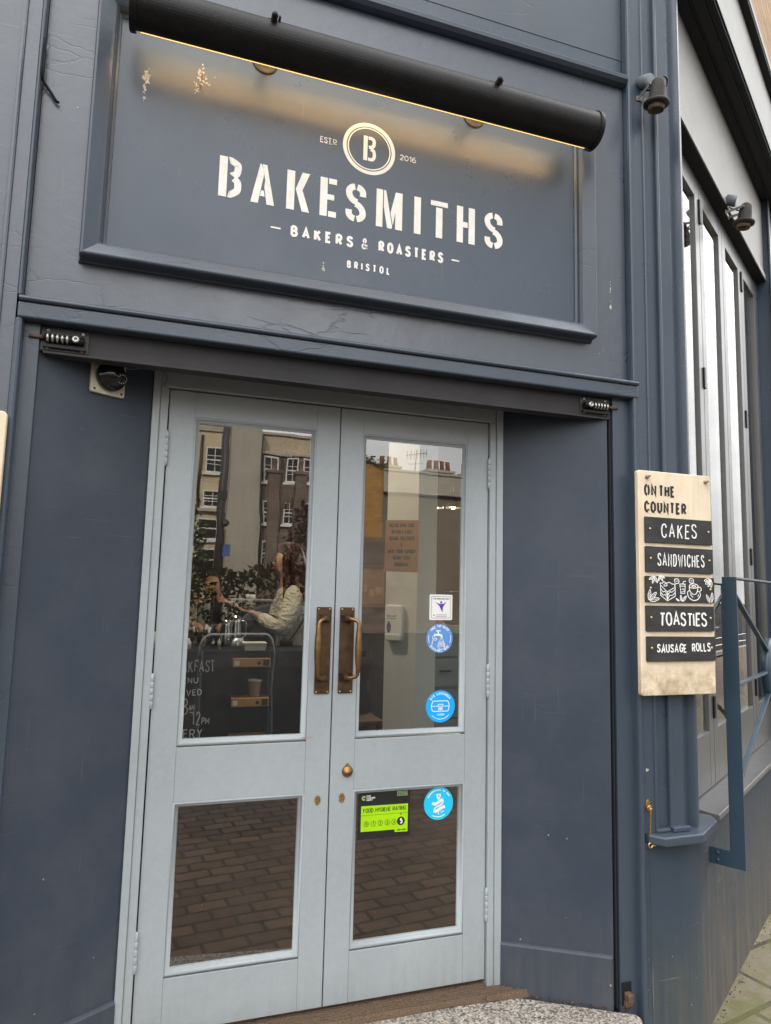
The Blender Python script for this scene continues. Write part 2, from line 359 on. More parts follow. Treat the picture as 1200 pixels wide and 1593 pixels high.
M['brick_ochre'] = brick('ochre_brick', (.36, .19, .05), (.45, .25, .07), (.30, .17, .06), .5, .16)
M['stone'] = brick('brown_rubble_stone', (.13, .095, .075), (.21, .165, .135), (.12, .10, .085), .45, .22)
def render_wall(name, c, stain=.4):
    N = NT(name)
    col = N.mix(N.ramp(N.noise(.9, 6, .65), .3, .75), c3(c, .88), c3(c, 1.08))
    st = N.noise(1, 6, .7, N.mapped((2.2, 2.2, .35)))
    col = N.mix(N.math('MULTIPLY', N.ramp(st, .48, .78), stain), col, c3(c, .55))
    return N.fin(col, .9, 0, N.bump(N.noise(25, 5), .3, .01), .15)
M['cream_wall'] = render_wall('cream_render', (.62, .52, .36))
M['grey_wall'] = render_wall('stained_grey_render', (.40, .37, .31), .6)
M['tan_wall'] = render_wall('tan_render', (.50, .42, .31))
M['terrace_wall'] = render_wall('weathered_brown_render', (.20, .165, .125), .5)
M['slate_roof'] = brick('slate_roof', (.07, .072, .08), (.10, .10, .11), (.04, .04, .045), .3, .2)
M['stone_trim'] = render_wall('pale_stone_trim', (.46, .42, .35), .3)
M['terracotta'] = simple('terracotta_pot', (.34, .16, .09), .8, 0, .25, 8)
M['win_white'] = simple('white_window_paint', (.70, .69, .66), .5, 0, .1, 10)
M['dark_pane'] = simple('dark_window_pane', (.02, .022, .026), .08, 0, .3, 3)
M['pipe'] = simple('black_cast_iron', (.02, .02, .022), .5, 0, .2, 10)
M['galv'] = simple('galvanised_tube', (.34, .36, .36), .45, .6, .2, 15)
M['plaster'] = render_wall('painted_column', (.62, .605, .57), .18)
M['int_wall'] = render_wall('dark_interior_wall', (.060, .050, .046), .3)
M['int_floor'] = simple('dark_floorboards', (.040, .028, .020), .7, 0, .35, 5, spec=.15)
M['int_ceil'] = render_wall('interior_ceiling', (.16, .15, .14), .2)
M['kraft'] = simple('kraft_card', (.36, .215, .115), .8, 0, .12, 14, .1, 80)
M['sign_card'] = simple('brown_card_sign', (.235, .120, .062), .75, 0, .12, 14)
M['ink_dark'] = simple('dark_marker_ink', (.016, .010, .008), .7, 0, .2, 30)
M['ply_orange'] = simple('oiled_birch_shelf', (.47, .235, .085), .5, 0, .18, 12)
M['label_white'] = simple('white_label', (.68, .66, .62), .6, 0, .05, 30)
M['plastic_white'] = simple('white_dispenser_plastic', (.70, .70, .68), .3, 0, .04, 10)
M['blue_win'] = simple('blue_liquid_window', (.03, .07, .24), .15, 0, .1, 10)
M['green_ink'] = simple('green_ink', (.07, .25, .12), .5, 0, .1, 10)
M['drawer'] = simple('grey_green_drawer', (.20, .235, .235), .5, 0, .15, 6)
M['skin'] = simple('skin', (.50, .29, .20), .5, 0, .1, 20)
M['skin2'] = simple('skin_tan', (.34, .185, .115), .5, 0, .1, 20)
def fleece():
    N = NT('cream_fleece'); fold = N.noise(1, 3, .5, N.mapped((9, 9, 17), (.4, .5, .2)), 1.5)
    col = N.mix(N.ramp(N.noise(60, 4), .3, .7), (.62, .575, .46), (.76, .71, .59))
    return N.fin(col, .95, 0, N.bump(N.noise(160, 3), .4, .003, N.bump(fold, .9, .05)), .1)
M['hoodie'] = fleece()
M['hair'] = simple('dark_auburn_hair', (.032, .011, .009), .5, 0, .5, 30, .6, 60, spec=.2)
M['hair2'] = simple('dark_brown_hair', (.018, .013, .010), .5, 0, .4, 40, .4, 90)
M['black_cloth'] = simple('black_cotton', (.014, .014, .016), .85, 0, .3, 9, .4, 40)
M['jeans'] = simple('dark_jeans', (.018, .020, .028), .85, 0, .3, 9)
M['leather'] = simple('brown_leather', (.10, .045, .025), .5, 0, .25, 20)
M['tray'] = simple('grey_tray', (.30, .32, .36), .35, .2, .08, 10)
M['bark'] = simple('grey_bark', (.075, .062, .05), .9, 0, .3, 8, .5, 30)
M['leaf'] = simple('dark_leaf', (.035, .062, .020), .55, 0, .5, 6)
M['leaf_dark'] = simple('very_dark_leaf', (.014, .018, .011), .7, 0, .5, 6, spec=.1)
M['leaf_olive'] = simple('olive_leaf', (.095, .088, .028), .6, 0, .5, 1.2)
M['car_paint'] = simple('dark_car_paint', (.022, .026, .032), .2, .2, .1, 3, coat=.6)
M['car_white'] = simple('white_car_paint', (.62, .63, .63), .25, 0, .05, 3, coat=.6)
M['tyre'] = simple('tyre_rubber', (.018, .018, .018), .8, 0, .2, 20)
M['car_glass'] = simple('car_glass', (.015, .018, .02), .06, 0, .1, 5)
M['tail'] = simple('red_lamp_lens', (.35, .02, .015), .2, 0, .1, 10)
M['line'] = simple('white_road_paint', (.62, .62, .60), .7, 0, .2, 8)
M['kerb'] = simple('kerb_stone', (.28, .265, .24), .8, 0, .2, 10, .4, 40)
M['blue_sign'] = simple('blue_street_sign', (.06, .11, .30), .4, 0, .1, 10)
M['cobweb'] = simple('dusty_cobweb', (.20, .18, .155), .9, 0, .3, 30)
M['debris'] = simple('leaf_litter', (.085, .055, .032), .95, 0, .6, 60, .8, 160)

# ------------------------------------------------------------------ builders
OFF = {}
class MB:
    def __init__(s): s.v = []; s.f = []; s.mi = []; s.sm = []; s.k = 0; s.smooth = False
    def add(s, vs, fs):
        o = len(s.v); s.v += [Vector(x) for x in vs]
        for f in fs: s.f.append([o+i for i in f]); s.mi.append(s.k); s.sm.append(s.smooth)
        return s
    def hexa(s, p):      # 8 points: bottom 0-3, top 4-7
        return s.add(p, [(3, 2, 1, 0), (4, 5, 6, 7), (0, 1, 5, 4), (1, 2, 6, 5), (2, 3, 7, 6), (3, 0, 4, 7)])
    def box(s, x0, x1, y0, y1, z0, z1, T=None):
        p = [(x0, y0, z0), (x1, y0, z0), (x1, y1, z0), (x0, y1, z0), (x0, y0, z1), (x1, y0, z1), (x1, y1, z1), (x0, y1, z1)]
        return s.hexa([T(*q) for q in p] if T else p)
    def prism(s, poly, z0, z1, T=None):    # poly ccw in plan
        n = len(poly); T = T or (lambda x, y, z: (x, y, z))
        vs = [T(x, y, z0) for x, y in poly]+[T(x, y, z1) for x, y in poly]
        return s.add(vs, [tuple(range(n-1, -1, -1)), tuple(range(n, 2*n))]+[(i, (i+1) % n, n+(i+1) % n, n+i) for i in range(n)])
    def plate(s, poly, P, d0, d1):         # 2-D polygon on a plane function P(u,v,d), thickness from d0 to d1
        n = len(poly)
        vs = [P(u, v, d0) for u, v in poly]+[P(u, v, d1) for u, v in poly]
        return s.add(vs, [tuple(range(n-1, -1, -1)), tuple(range(n, 2*n))]+[(i, (i+1) % n, n+(i+1) % n, n+i) for i in range(n)])
    def tube(s, pts, r, n=10, cap=True, smooth=True):
        pts = [Vector(p) for p in pts]; rs = r if isinstance(r, (list, tuple)) else [r]*len(pts)
        o = len(s.v); prev = None; m = len(pts)
        for i, p in enumerate(pts):
            t = (pts[min(i+1, m-1)]-pts[max(i-1, 0)]).normalized()
            if prev is None:
                a = Vector((0, 0, 1)) if abs(t.z) < .9 else Vector((1, 0, 0)); u = t.cross(a).normalized()
            else: u = (prev-t*prev.dot(t)).normalized()
            prev = u; w = t.cross(u)
            for k in range(n):
                a = 2*math.pi*k/n; s.v.append(p+(u*math.cos(a)+w*math.sin(a))*rs[i])
        sm = s.smooth; s.smooth = smooth
        for i in range(m-1):
            for k in range(n):
                s.f.append([o+i*n+k, o+i*n+(k+1) % n, o+(i+1)*n+(k+1) % n, o+(i+1)*n+k]); s.mi.append(s.k); s.sm.append(smooth)
        if cap:
            s.f.append([o+k for k in range(n-1, -1, -1)]); s.mi.append(s.k); s.sm.append(False)
            s.f.append([o+(m-1)*n+k for k in range(n)]); s.mi.append(s.k); s.sm.append(False)
        s.smooth = sm; return s
    def cyl(s, a, b, r0, r1=None, n=16): return s.tube([a, b], [r0, r0 if r1 is None else r1], n)
    def lathe(s, prof, O, ax=(0, 0, 1), n=24, smooth=True, a0=0.0, a1=2*math.pi, close=True):
        ax = Vector(ax).normalized(); a = Vector((1, 0, 0)) if abs(ax.x) < .9 else Vector((0, 1, 0))
        u = ax.cross(a).normalized(); w = ax.cross(u); O = Vector(O); o = len(s.v); m = len(prof)
        for r, h in prof:
            for k in range(n):
                t = a0+(a1-a0)*k/n; s.v.append(O+ax*h+(u*math.cos(t)+w*math.sin(t))*r)
        for i in range(m-1):
            for k in range(n):
                s.f.append([o+i*n+k, o+i*n+(k+1) % n, o+(i+1)*n+(k+1) % n, o+(i+1)*n+k]); s.mi.append(s.k); s.sm.append(smooth)
        if close:
            s.f.append([o+k for k in range(n)]); s.mi.append(s.k); s.sm.append(False)
            s.f.append([o+(m-1)*n+k for k in range(n-1, -1, -1)]); s.mi.append(s.k); s.sm.append(False)
        return s
    def sphere(s, c, r, n=16, m=10, sx=1, sy=1, sz=1):
        o = len(s.v); c = Vector(c)
        for i in range(m+1):
            th = math.pi*i/m
            for k in range(n):
                a = 2*math.pi*k/n
                s.v.append(c+Vector((r*sx*math.sin(th)*math.cos(a), r*sy*math.sin(th)*math.sin(a), r*sz*math.cos(th))))
        for i in range(m):
            for k in range(n):
                s.f.append([o+i*n+k, o+(i+1)*n+k, o+(i+1)*n+(k+1) % n, o+i*n+(k+1) % n]); s.mi.append(s.k); s.sm.append(True)
        return s
    def ribbon(s, pts, w, P, d, th=0.0006):
        """A stroke of width w along 2-D points, laid on plane function P(u,v,depth)."""
        q = [Vector(p) for p in pts]; q = [p for i, p in enumerate(q) if i == 0 or (p-q[i-1]).length > 1e-6]
        n = len(q)
        if n < 2: return s
        closed = (q[0]-q[-1]).length < 1e-5 and n > 3
        L = []; R = []
        for i in range(n):
            if closed:
                a = (q[i]-q[i-1 if i > 0 else n-2]).normalized(); b = (q[i+1 if i < n-1 else 1]-q[i]).normalized()
            else:
                a = (q[i]-q[i-1]).normalized() if i > 0 else (q[1]-q[0]).normalized()
                b = (q[i+1]-q[i]).normalized() if i < n-1 else a
            nn = Vector((-(a.y+b.y), a.x+b.x))
            if nn.length < .05: nn = Vector((-a.y, a.x))
            nn.normalize(); k = 1/max(.45, nn.dot(Vector((-a.y, a.x))))
            L.append(q[i]+nn*w/2*k); R.append(q[i]-nn*w/2*k)
        o = len(s.v)
        for i in range(n):
            for pt, dd in ((L[i], d+th), (R[i], d+th), (L[i], d), (R[i], d)): s.v.append(Vector(P(pt.x, pt.y, dd)))
        for i in range(n-1):
            a = o+4*i; b = a+4
            for f in ((a, a+1, b+1, b), (a, b, b+2, a+2), (a+1, a+3, b+3, b+1)): s.f.append(list(f)); s.mi.append(s.k); s.sm.append(False)
        return s

ALLOBJ = []
def link(name, mb, mats, parent=None, bevel=0, seg=2, recalc=True):
    off = OFF.get(parent.name, Vector((0, 0, 0))) if parent is not None else Vector((0, 0, 0))
    me = bpy.data.meshes.new(name)
    me.from_pydata([tuple(v-off) for v in mb.v], [], mb.f)
    if not isinstance(mats, (list, tuple)): mats = [mats]
    for m in mats: me.materials.append(m)
    for p, i, s in zip(me.polygons, mb.mi, mb.sm): p.material_index = i; p.use_smooth = s
    me.update()
    if recalc:
        bm = bmesh.new(); bm.from_mesh(me); bmesh.ops.recalc_face_normals(bm, faces=bm.faces); bm.to_mesh(me); bm.free()
    o = bpy.data.objects.new(name, me); COL.objects.link(o)
    if parent is not None: o.parent = parent; OFF[o.name] = off
    if bevel:
        b = o.modifiers.new('bevel', 'BEVEL'); b.width = bevel; b.segments = seg; b.limit_method = 'ANGLE'; b.angle_limit = rad(40); b.harden_normals = False
    return o
def thing(name, label, cat, loc=(0, 0, 0), group=None):
    o = bpy.data.objects.new(name, None); COL.objects.link(o); o.location = loc; o.empty_display_size = .1
    OFF[o.name] = Vector(loc); o['label'] = label; o['category'] = cat
    if group: o['group'] = group
    return o
def tag(o, label, cat, group=None):
    o['label'] = label; o['category'] = cat
    if group: o['group'] = group
    return o
def structure(o): o['kind'] = 'structure'; return o
def plabel(o, t): o['label'] = t; return o
def dup(o, parent=None):
    c = o.copy(); COL.objects.link(c); OFF[c.name] = OFF.get(o.name, Vector((0, 0, 0)))
    if parent is not None: c.parent = parent
    for ch in list(o.children): dup(ch, c)
    return c

# the side street wall: s runs along it from the corner, off is outwards
ANG = rad(57.0); DV = Vector((math.sin(ANG), math.cos(ANG), 0)); NV = Vector((math.cos(ANG), -math.sin(ANG), 0)); P0 = Vector((1.985, -.235, 0))
def SW(s, off, z): p = P0+DV*s+NV*off; return (p.x, p.y, z)
def front(y):                       # plane facing the street: u = x, v = z, depth towards the street
    return lambda u, v, d: (u, y-d, v)

# ------------------------------------------------------------------ stroke lettering
def catmull(pts, n=5):
    P = [Vector(p) for p in pts]; closed = (P[0]-P[-1]).length < 1e-6; out = []
    for i in range(len(P)-1):
        p1, p2 = P[i], P[i+1]
        p0 = P[i-1] if i > 0 else (P[-2] if closed else p1); p3 = P[i+2] if i+2 < len(P) else (P[1] if closed else p2)
        for k in range(n):
            t = k/n
            out.append(.5*((2*p1)+(p2-p0)*t+(2*p0-5*p1+4*p2-p3)*t*t+(3*p1-p0-3*p2+p3)*t**3))
    out.append(P[-1]); return out
GL = {
'A': (.60, "0,0 .30,1 .60,0|.10,.33 .50,.33"), 'B': (.52, "0,0 0,1|~0,1 .24,1 .42,.93 .47,.76 .40,.60 .22,.54 0,.54|~.2,.54 .42,.48 .52,.28 .44,.07 .24,0 0,0"),
'C': (.52, "~.52,.74 .46,.92 .28,1 .08,.88 0,.62 0,.38 .08,.12 .28,0 .46,.08 .52,.26"), 'D': (.54, "0,0 0,1|~0,1 .24,1 .44,.89 .54,.6 .54,.4 .44,.11 .24,0 0,0"),
'E': (.44, ".44,1 0,1 0,0 .44,0|0,.52 .36,.52"), 'F': (.43, ".43,1 0,1 0,0|0,.5 .35,.5"), 'G': (.54, "~.52,.76 .46,.93 .28,1 .08,.88 0,.62 0,.38 .08,.12 .28,0 .46,.07 .53,.25|.53,.25 .53,.45 .32,.45"),
'H': (.54, "0,0 0,1|.54,0 .54,1|0,.52 .54,.52"), 'I': (.0, "0,0 0,1"), 'J': (.4, "~.4,1 .4,.3 .32,.06 .18,0 .04,.08 0,.25"), 'K': (.54, "0,0 0,1|.5,1 .03,.45|.17,.60 .54,0"),
'L': (.42, "0,1 0,0 .42,0"), 'M': (.70, "0,0 0,1 .35,.3 .70,1 .70,0"), 'N': (.54, "0,0 0,1 .54,0 .54,1"), 'O': (.58, "~.29,1 .08,.88 0,.62 0,.38 .08,.12 .29,0 .50,.12 .58,.38 .58,.62 .50,.88 .29,1"),
'P': (.50, "0,0 0,1|~0,1 .26,1 .44,.93 .50,.74 .44,.54 .26,.46 0,.46"), 'Q': (.58, "~.29,1 .08,.88 0,.62 0,.38 .08,.12 .29,0 .50,.12 .58,.38 .58,.62 .50,.88 .29,1|.36,.22 .6,-.06"),
'R': (.52, "0,0 0,1|~0,1 .26,1 .44,.93 .49,.75 .44,.56 .26,.48 0,.48|.24,.48 .52,0"), 'S': (.50, "~.48,.80 .42,.94 .25,1 .08,.93 .02,.77 .08,.62 .25,.53 .42,.42 .50,.25 .43,.07 .25,0 .06,.06 0,.22"),
'T': (.50, "0,1 .50,1|.25,1 .25,0"), 'U': (.54, "~0,1 0,.4 .05,.12 .27,0 .49,.12 .54,.4 .54,1"), 'V': (.56, "0,1 .28,0 .56,1"), 'W': (.80, "0,1 .2,0 .4,.8 .6,0 .8,1"),
'X': (.54, "0,0 .54,1|0,1 .54,0"), 'Y': (.54, "0,1 .27,.48 .54,1|.27,.48 .27,0"), 'Z': (.5, "0,1 .5,1 0,0 .5,0"),
'0': (.50, "~.25,1 .07,.88 0,.62 0,.38 .07,.12 .25,0 .43,.12 .50,.38 .50,.62 .43,.88 .25,1"), '1': (.22, "0,.8 .2,1 .2,0"), '2': (.48, "~.02,.74 .08,.93 .24,1 .42,.92 .46,.72 .36,.5 .02,.02|0,0 .48,0"),
'3': (.48, "~.02,.84 .12,.97 .26,1 .42,.92 .45,.74 .36,.58 .2,.53|~.2,.53 .4,.48 .48,.27 .42,.08 .24,0 .08,.04 0,.2"), '4': (.52, ".4,0 .4,1 0,.3 .52,.3"),
'5': (.48, ".44,1 .06,1 .03,.56|~.03,.56 .2,.64 .38,.58 .48,.34 .4,.08 .22,0 .06,.05 0,.18"), '6': (.5, "~.42,.94 .26,1 .08,.82 0,.4 .06,.1 .25,0 .44,.1 .5,.32 .42,.54 .25,.6 .08,.52 0,.36"),
'8': (.5, "~.25,.54 .08,.64 .05,.8 .12,.95 .25,1 .38,.95 .45,.8 .42,.64 .25,.54 .06,.42 0,.24 .08,.06 .25,0 .42,.06 .5,.24 .44,.42 .25,.54"),
'&': (.60, "~.6,0 .22,.58 .14,.78 .2,.95 .32,1 .44,.92 .45,.78 .34,.6 .1,.42 0,.22 .08,.05 .24,0 .4,.06 .52,.22 .58,.42"), '-': (.34, "0,.5 .34,.5"), '#': (.5, ".12,0 .2,1|.32,0 .4,1|0,.34 .5,.34|.02,.66 .52,.66"), "'": (.0, "0,.8 0,1"), '.': (.0, "0,0 0,.06"),
}
def glyph(ch):
    w, s = GL[ch]; out = []
    for st in s.split('|'):
        sm = st.startswith('~'); st = st.lstrip('~')
        p = [tuple(float(a) for a in q.split(',')) for q in st.split()]
        out.append(catmull(p) if sm else [Vector(q) for q in p])
    return w, out
def text_width(t, h, xs=1, gap=.22):
    return sum((.3 if c == ' ' else glyph(c)[0]*xs+gap) for c in t)*h-gap*h
def text(mb, t, u, v, h, w, P, d, xs=1.0, gap=.22, fit=None, jit=0.0, slant=0.0, rnd=None, step=.00012):
    """Lay text with its baseline start at (u, v). fit: total width to stretch to. w: stroke width."""
    H = h-w; k = 1.0
    if fit:
        n = sum(1 for c in t if c != ' ')
        tot = sum((.3 if c == ' ' else glyph(c)[0]*xs) for c in t)*H + (len(t)-1)*gap*H+w
        k = (fit-w)/(tot-w)
    x = w/2; i = 0; layer = 0
    for c in t:
        if c == ' ': x += (.3+gap)*H*k; continue
        gw, strokes = glyph(c)
        jy = (rnd.uniform(-jit, jit) if rnd else 0)*h; ja = (rnd.uniform(-jit, jit)*1.2 if rnd else 0); js = 1+(rnd.uniform(-jit, jit) if rnd else 0)
        for st in strokes:
            pts = []
            for p in st:
                a, b = p.x*xs*H*k*js, p.y*H*js
                a += b*(slant+ja)
                pts.append((u+x+a, v+w/2+b+jy))
            mb.ribbon(pts, w, P, d+step*(layer % 4)); layer += 1
        x += (gw*xs*k+gap*k)*H
    return x
def text_mid(mb, t, uc, v, h, w, P, d, **kw):
    f = kw.get('fit') or 0
    if f: return text(mb, t, uc-f/2, v, h, w, P, d, **kw)
    tmp = MB(); n = text(tmp, t, 0, 0, h, w, P, d, **{k: q for k, q in kw.items() if k != 'rnd'})
    return text(mb, t, uc-(n-kw.get('gap', .22)*(h-w))/2, v, h, w, P, d, **kw)
def text_arc(mb, t, cu, cv, r, mid, h, w, P, d, spread, top=True, xs=.9):
    """Letters set round a circle; mid and spread in degrees."""
    n = len(t); H = h-w
    for i, c in enumerate(t):
        if c == ' ': continue
        a = rad(mid+(spread*(.5-i/(n-1)))*(1 if top else -1)); gw, strokes = glyph(c)
        rr = Vector((math.cos(a), math.sin(a))); tt = Vector((rr.y, -rr.x)) if top else Vector((-rr.y, rr.x)); up = rr if top else -rr
        for j, st in enumerate(strokes):
            pts = []
            for p in st:
                q = Vector((cu, cv))+rr*r+tt*((p.x-gw/2)*xs*H)+up*((p.y-.5)*H)
                pts.append((q.x, q.y))
            mb.ribbon(pts, w, P, d+.00012*(j % 3))
def ring_pts(cu, cv, r, a0=0, a1=360, n=48):
    return [(cu+r*math.cos(rad(a0+(a1-a0)*i/n)), cv+r*math.sin(rad(a0+(a1-a0)*i/n))) for i in range(n+1)]
def disc_poly(cu, cv, r, n=48): return ring_pts(cu, cv, r, n=n)[:-1]
def round_rect(u0, u1, v0, v1, r, n=4):
    out = []
    for cx, cy, a in ((u1-r, v0+r, -90), (u1-r, v1-r, 0), (u0+r, v1-r, 90), (u0+r, v0+r, 180)):
        out += [(cx+r*math.cos(rad(a+90*i/n)), cy+r*math.sin(rad(a+90*i/n))) for i in range(n+1)]
    return out
def sweep_rect(mb, prof, u0, u1, v0, v1, P, smooth=True):
    """Mitred moulding round a rectangle; prof: (outward w, depth) points, rectangle is the inner edge."""
    o = len(mb.v); m = len(prof)
    for sx, sy, cu, cv in ((-1, -1, u0, v0), (1, -1, u1, v0), (1, 1, u1, v1), (-1, 1, u0, v1)):
        for w, d in prof: mb.v.append(Vector(P(cu+sx*w, cv+sy*w, d)))
    for c in range(4):
        for i in range(m-1):
            a = o+c*m+i; b = o+((c+1) % 4)*m+i
            mb.f.append([a, b, b+1, a+1]); mb.mi.append(mb.k); mb.sm.append(smooth)
def extr_profile(mb, pts, z0, z1, smooth=False, closed=False):
    """Vertical moulding: an open plan polyline pulled up."""
    o = len(mb.v); n = len(pts)
    for x, y in pts: mb.v.append(Vector((x, y, z0))); mb.v.append(Vector((x, y, z1)))
    for i in range(n-1 if not closed else n):
        j = (i+1) % n
        mb.f.append([o+2*i, o+2*j, o+2*j+1, o+2*i+1]); mb.mi.append(mb.k); mb.sm.append(smooth)
def bead(x0, x1, y0, d, n=5):     # half-round bead in plan between x0 and x1, standing d proud of y0
    return [(x0+(x1-x0)*(.5-.5*math.cos(math.pi*i/n)), y0-d*math.sin(math.pi*i/n)) for i in range(n+1)]
def skin_mesh(name, pts, edges, mat, parent, sub=2, root=0):
    off = OFF.get(parent.name, Vector((0, 0, 0)))
    me = bpy.data.meshes.new(name); me.from_pydata([tuple(Vector(p[:3])-off) for p in pts], edges, []); me.materials.append(mat)
    o = bpy.data.objects.new(name, me); COL.objects.link(o); o.parent = parent; OFF[o.name] = off
    md = o.modifiers.new('skin', 'SKIN'); md.use_smooth_shade = True; md.branch_smoothing = .4
    for i, p in enumerate(pts):
        r = p[3]; me.skin_vertices[0].data[i].radius = (r, p[4] if len(p) > 4 else r)
        me.skin_vertices[0].data[i].use_root = (i == root)
    ss = o.modifiers.new('sub', 'SUBSURF'); ss.levels = sub; ss.render_levels = sub
    return o

# ================================================================== GROUND
def sheet(name, poly, z, mat, th=.3):
    mb = MB(); mb.prism(poly, z-th, z); return structure(link(name, mb, mat))
structure(link('ground', MB().prism([(-300, -300), (300, -300), (300, 300), (-300, 300)], -1.6, -1.25), M['asphalt']))
GZ = -.235
sheet('pavement', [(-14, -3.3), (1.6, -3.3), SW(-.2, 4.2, 0)[:2], SW(30, 4.2, 0)[:2], SW(30, -.5, 0)[:2], SW(0.2, -.5, 0)[:2], (1.2, 0.2), (-14, .2)], GZ, M['pavers'], 1.0)
sheet('side_pavement', [SW(-.9, 1.9, 0)[:2], SW(30, 1.9, 0)[:2], SW(30, -.2, 0)[:2], SW(.2, -.2, 0)[:2], (1.60, -.20), (1.60, -.62)], GZ+.006, M['flags'], .05)
sheet('road', [(-60, -24), (60, -24), (60, -3.45), SW(200, 4.35, 0)[:2], SW(200, 4.35, 0)[:2], SW(-.25, 4.35, 0)[:2], (1.6, -3.45), (-60, -3.45)], GZ-.12, M['asphalt'], .9)
mbk = MB()
mbk.prism([(-14, -3.45), (1.6, -3.45), (1.6, -3.302), (-14, -3.302)], GZ-.3, GZ+.004)
mbk.prism([SW(-.2, 4.202, 0)[:2], SW(-.2, 4.35, 0)[:2], SW(30, 4.35, 0)[:2], SW(30, 4.202, 0)[:2]], GZ-.3, GZ+.004)
structure(link('kerb', mbk, M['kerb'], bevel=.012))
mbl = MB()
for o_ in (5.3, 6.4): mbl.prism([SW(1, o_, 0)[:2], SW(1, o_+.1, 0)[:2], SW(60, o_+.1, 0)[:2], SW(60, o_, 0)[:2]], GZ-.119, GZ-.115)
for k in range(9): mbl.prism([SW(4+5*k, 9, 0)[:2], SW(4+5*k, 9.12, 0)[:2], SW(6.5+5*k, 9.12, 0)[:2], SW(6.5+5*k, 9, 0)[:2]], GZ-.119, GZ-.115)
structure(link('road_markings', mbl, M['line']))
# granite door step with a worn front corner
mbs = MB(); mbs.prism([(-.42, -.60), (1.20, -.40), (1.655, -.325), (1.70, -.295), (1.685, -.262), (1.60, -.215), (1.32, -.05), (1.28, .0), (-.06, .0), (-.42, -.21)], GZ, -.036)
structure(link('door_step', mbs, M['granite'], bevel=.02, seg=3))

# ================================================================== CAFE BUILDING
B = thing('cafe_building', 'dark navy painted corner cafe shopfront with pale grey double doors and tall side windows', 'building', (.6, 0, GZ))
# -- fascia and front joinery
mb = MB(); mb.box(-.431, 1.727, -.222, -.10, 2.245, 3.535); link('fascia', mb, M['navy_old'], B)
mb = MB(); mb.box(-.225, 1.495, -.2245, -.205, 2.474, 3.262)
sign_panel = link('sign_panel', mb, M['navy_panel'], B)
mb = MB()
prof = [(-.006, -.006), (-.005, .007), (.003, .011), (.005, .024), (.012, .035), (.018, .039), (.042, .052), (.054, .058), (.060, .057), (.0630, .050), (.0640, .022), (.0665, .012), (.070, .009), (.070, -.004)]
sweep_rect(mb, prof, -.222, 1.490, 2.476, 3.262, front(-.2225), False); link('sign_moulding', mb, M['navy_edge'], B, .0025, 2)
mb = MB(); mb.box(-.440, 1.752, -.262, -.15, 2.197, 2.246); hd = link('door_header', mb, M['navy_edge'], B, .006, 3)
mb = MB(); mb.smooth = True
o = [(-.262+.003, 2.2475), (-.268, 2.250), (-.270, 2.256), (-.266, 2.263), (-.25, 2.266), (-.2215, 2.268)]
vs = []
for x in (-.437, 1.749):
    vs += [(x, y, z) for y, z in o]
n = len(o); mb.add(vs, [(i, i+1, n+i+1, n+i) for i in range(n-1)]); mb.smooth = False
mb.add(vs, [tuple(range(n)), tuple(range(2*n-1, n-1, -1))]); link('header_bead', mb, M['navy_edge'], B)
mb = MB()
o = [(-.10, 3.535), (-.232, 3.535), (-.250, 3.540), (-.262, 3.552), (-.264, 3.566), (-.256, 3.576), (-.226, 3.584), (-.10, 3.586)]
vs = [(x, y, z) for x in (-.431, 1.727) for y, z in o]; n = len(o)
mb.add(vs, [(i, (i+1) % n, n+(i+1) % n, n+i) for i in range(n)]+[tuple(range(n)), tuple(range(2*n-1, n-1, -1))]); link('fascia_top_moulding', mb, M['navy_edge'], B)
mb = MB(); mb.box(-.431, 1.727, -.217, -.10, 3.586, 3.668); link('upper_rail', mb, M['navy'], B)
mb = MB(); mb.box(-.431, 1.727, -.219, -.10, 3.6685, 5.6); link('upper_panel', mb, M['upper'], B)
# -- left and right pilasters and jambs (plan profiles pulled up)
def pil(name, pts, z0, z1, mat, closed_back):
    mb = MB(); extr_profile(mb, pts+closed_back, z0, z1, closed=True); n = len(pts+closed_back)
    mb.f.append([2*i for i in range(n)]); mb.mi.append(0); mb.sm.append(False)
    mb.f.append([2*i+1 for i in range(n)]); mb.mi.append(0); mb.sm.append(False)
    return link(name, mb, mat, B, .0022, 2)
pil('door_jamb', [(1.656, -.190), (1.656, -.224), (1.728, -.224), (1.728, -.250)]+bead(1.7285, 1.7495, -.250, .010), -.24, 2.197, M['navy_edge'], [(1.7495, -.190)])
pil('door_jamb', list(reversed([(-.381, -.190), (-.381, -.224), (-.424, -.224), (-.424, -.250)]+[(-x+1.3045, y) for x, y in bead(1.7285, 1.7495, -.250, .010)])), -.24, 2.197, M['navy_edge'], [(-.381, -.185), (-.445, -.185)])
pil('fascia_edge_strip', [(1.729, -.10), (1.729, -.248)]+bead(1.7295, 1.7495, -.248, .010), 2.268, 5.6, M['navy'], [(1.7495, -.10)])
pil('fascia_edge_strip', [(-.445, -.10)]+bead(-.4449, -.4325, -.248, .010)+[(-.4320, -.10)], 2.268, 5.6, M['navy'], [])
A1 = SW(-.0526, -.0163, 0)[:2]
right_pts = [(1.7505, -.12), (1.7505, -.250), (1.7965, -.250)]+bead(1.797, 1.811, -.250, .008)+[(1.8115, -.236), (1.8665, -.236), (1.8665, -.2505)]+bead(1.867, 1.881, -.2505, .005) + [A1, SW(.002, -.0163, 0)[:2], SW(.002, .012, 0)[:2]] + [SW(.002+.033*(.5-.5*math.cos(math.pi*i/4)), .012+.006*math.sin(math.pi*i/4), 0)[:2] for i in range(1, 5)]+[SW(.035, -.012, 0)[:2], SW(.058, -.012, 0)[:2], SW(.058, -.16, 0)[:2]]
pil('corner_pilaster', right_pts, .556, 5.6, M['navy'], [])
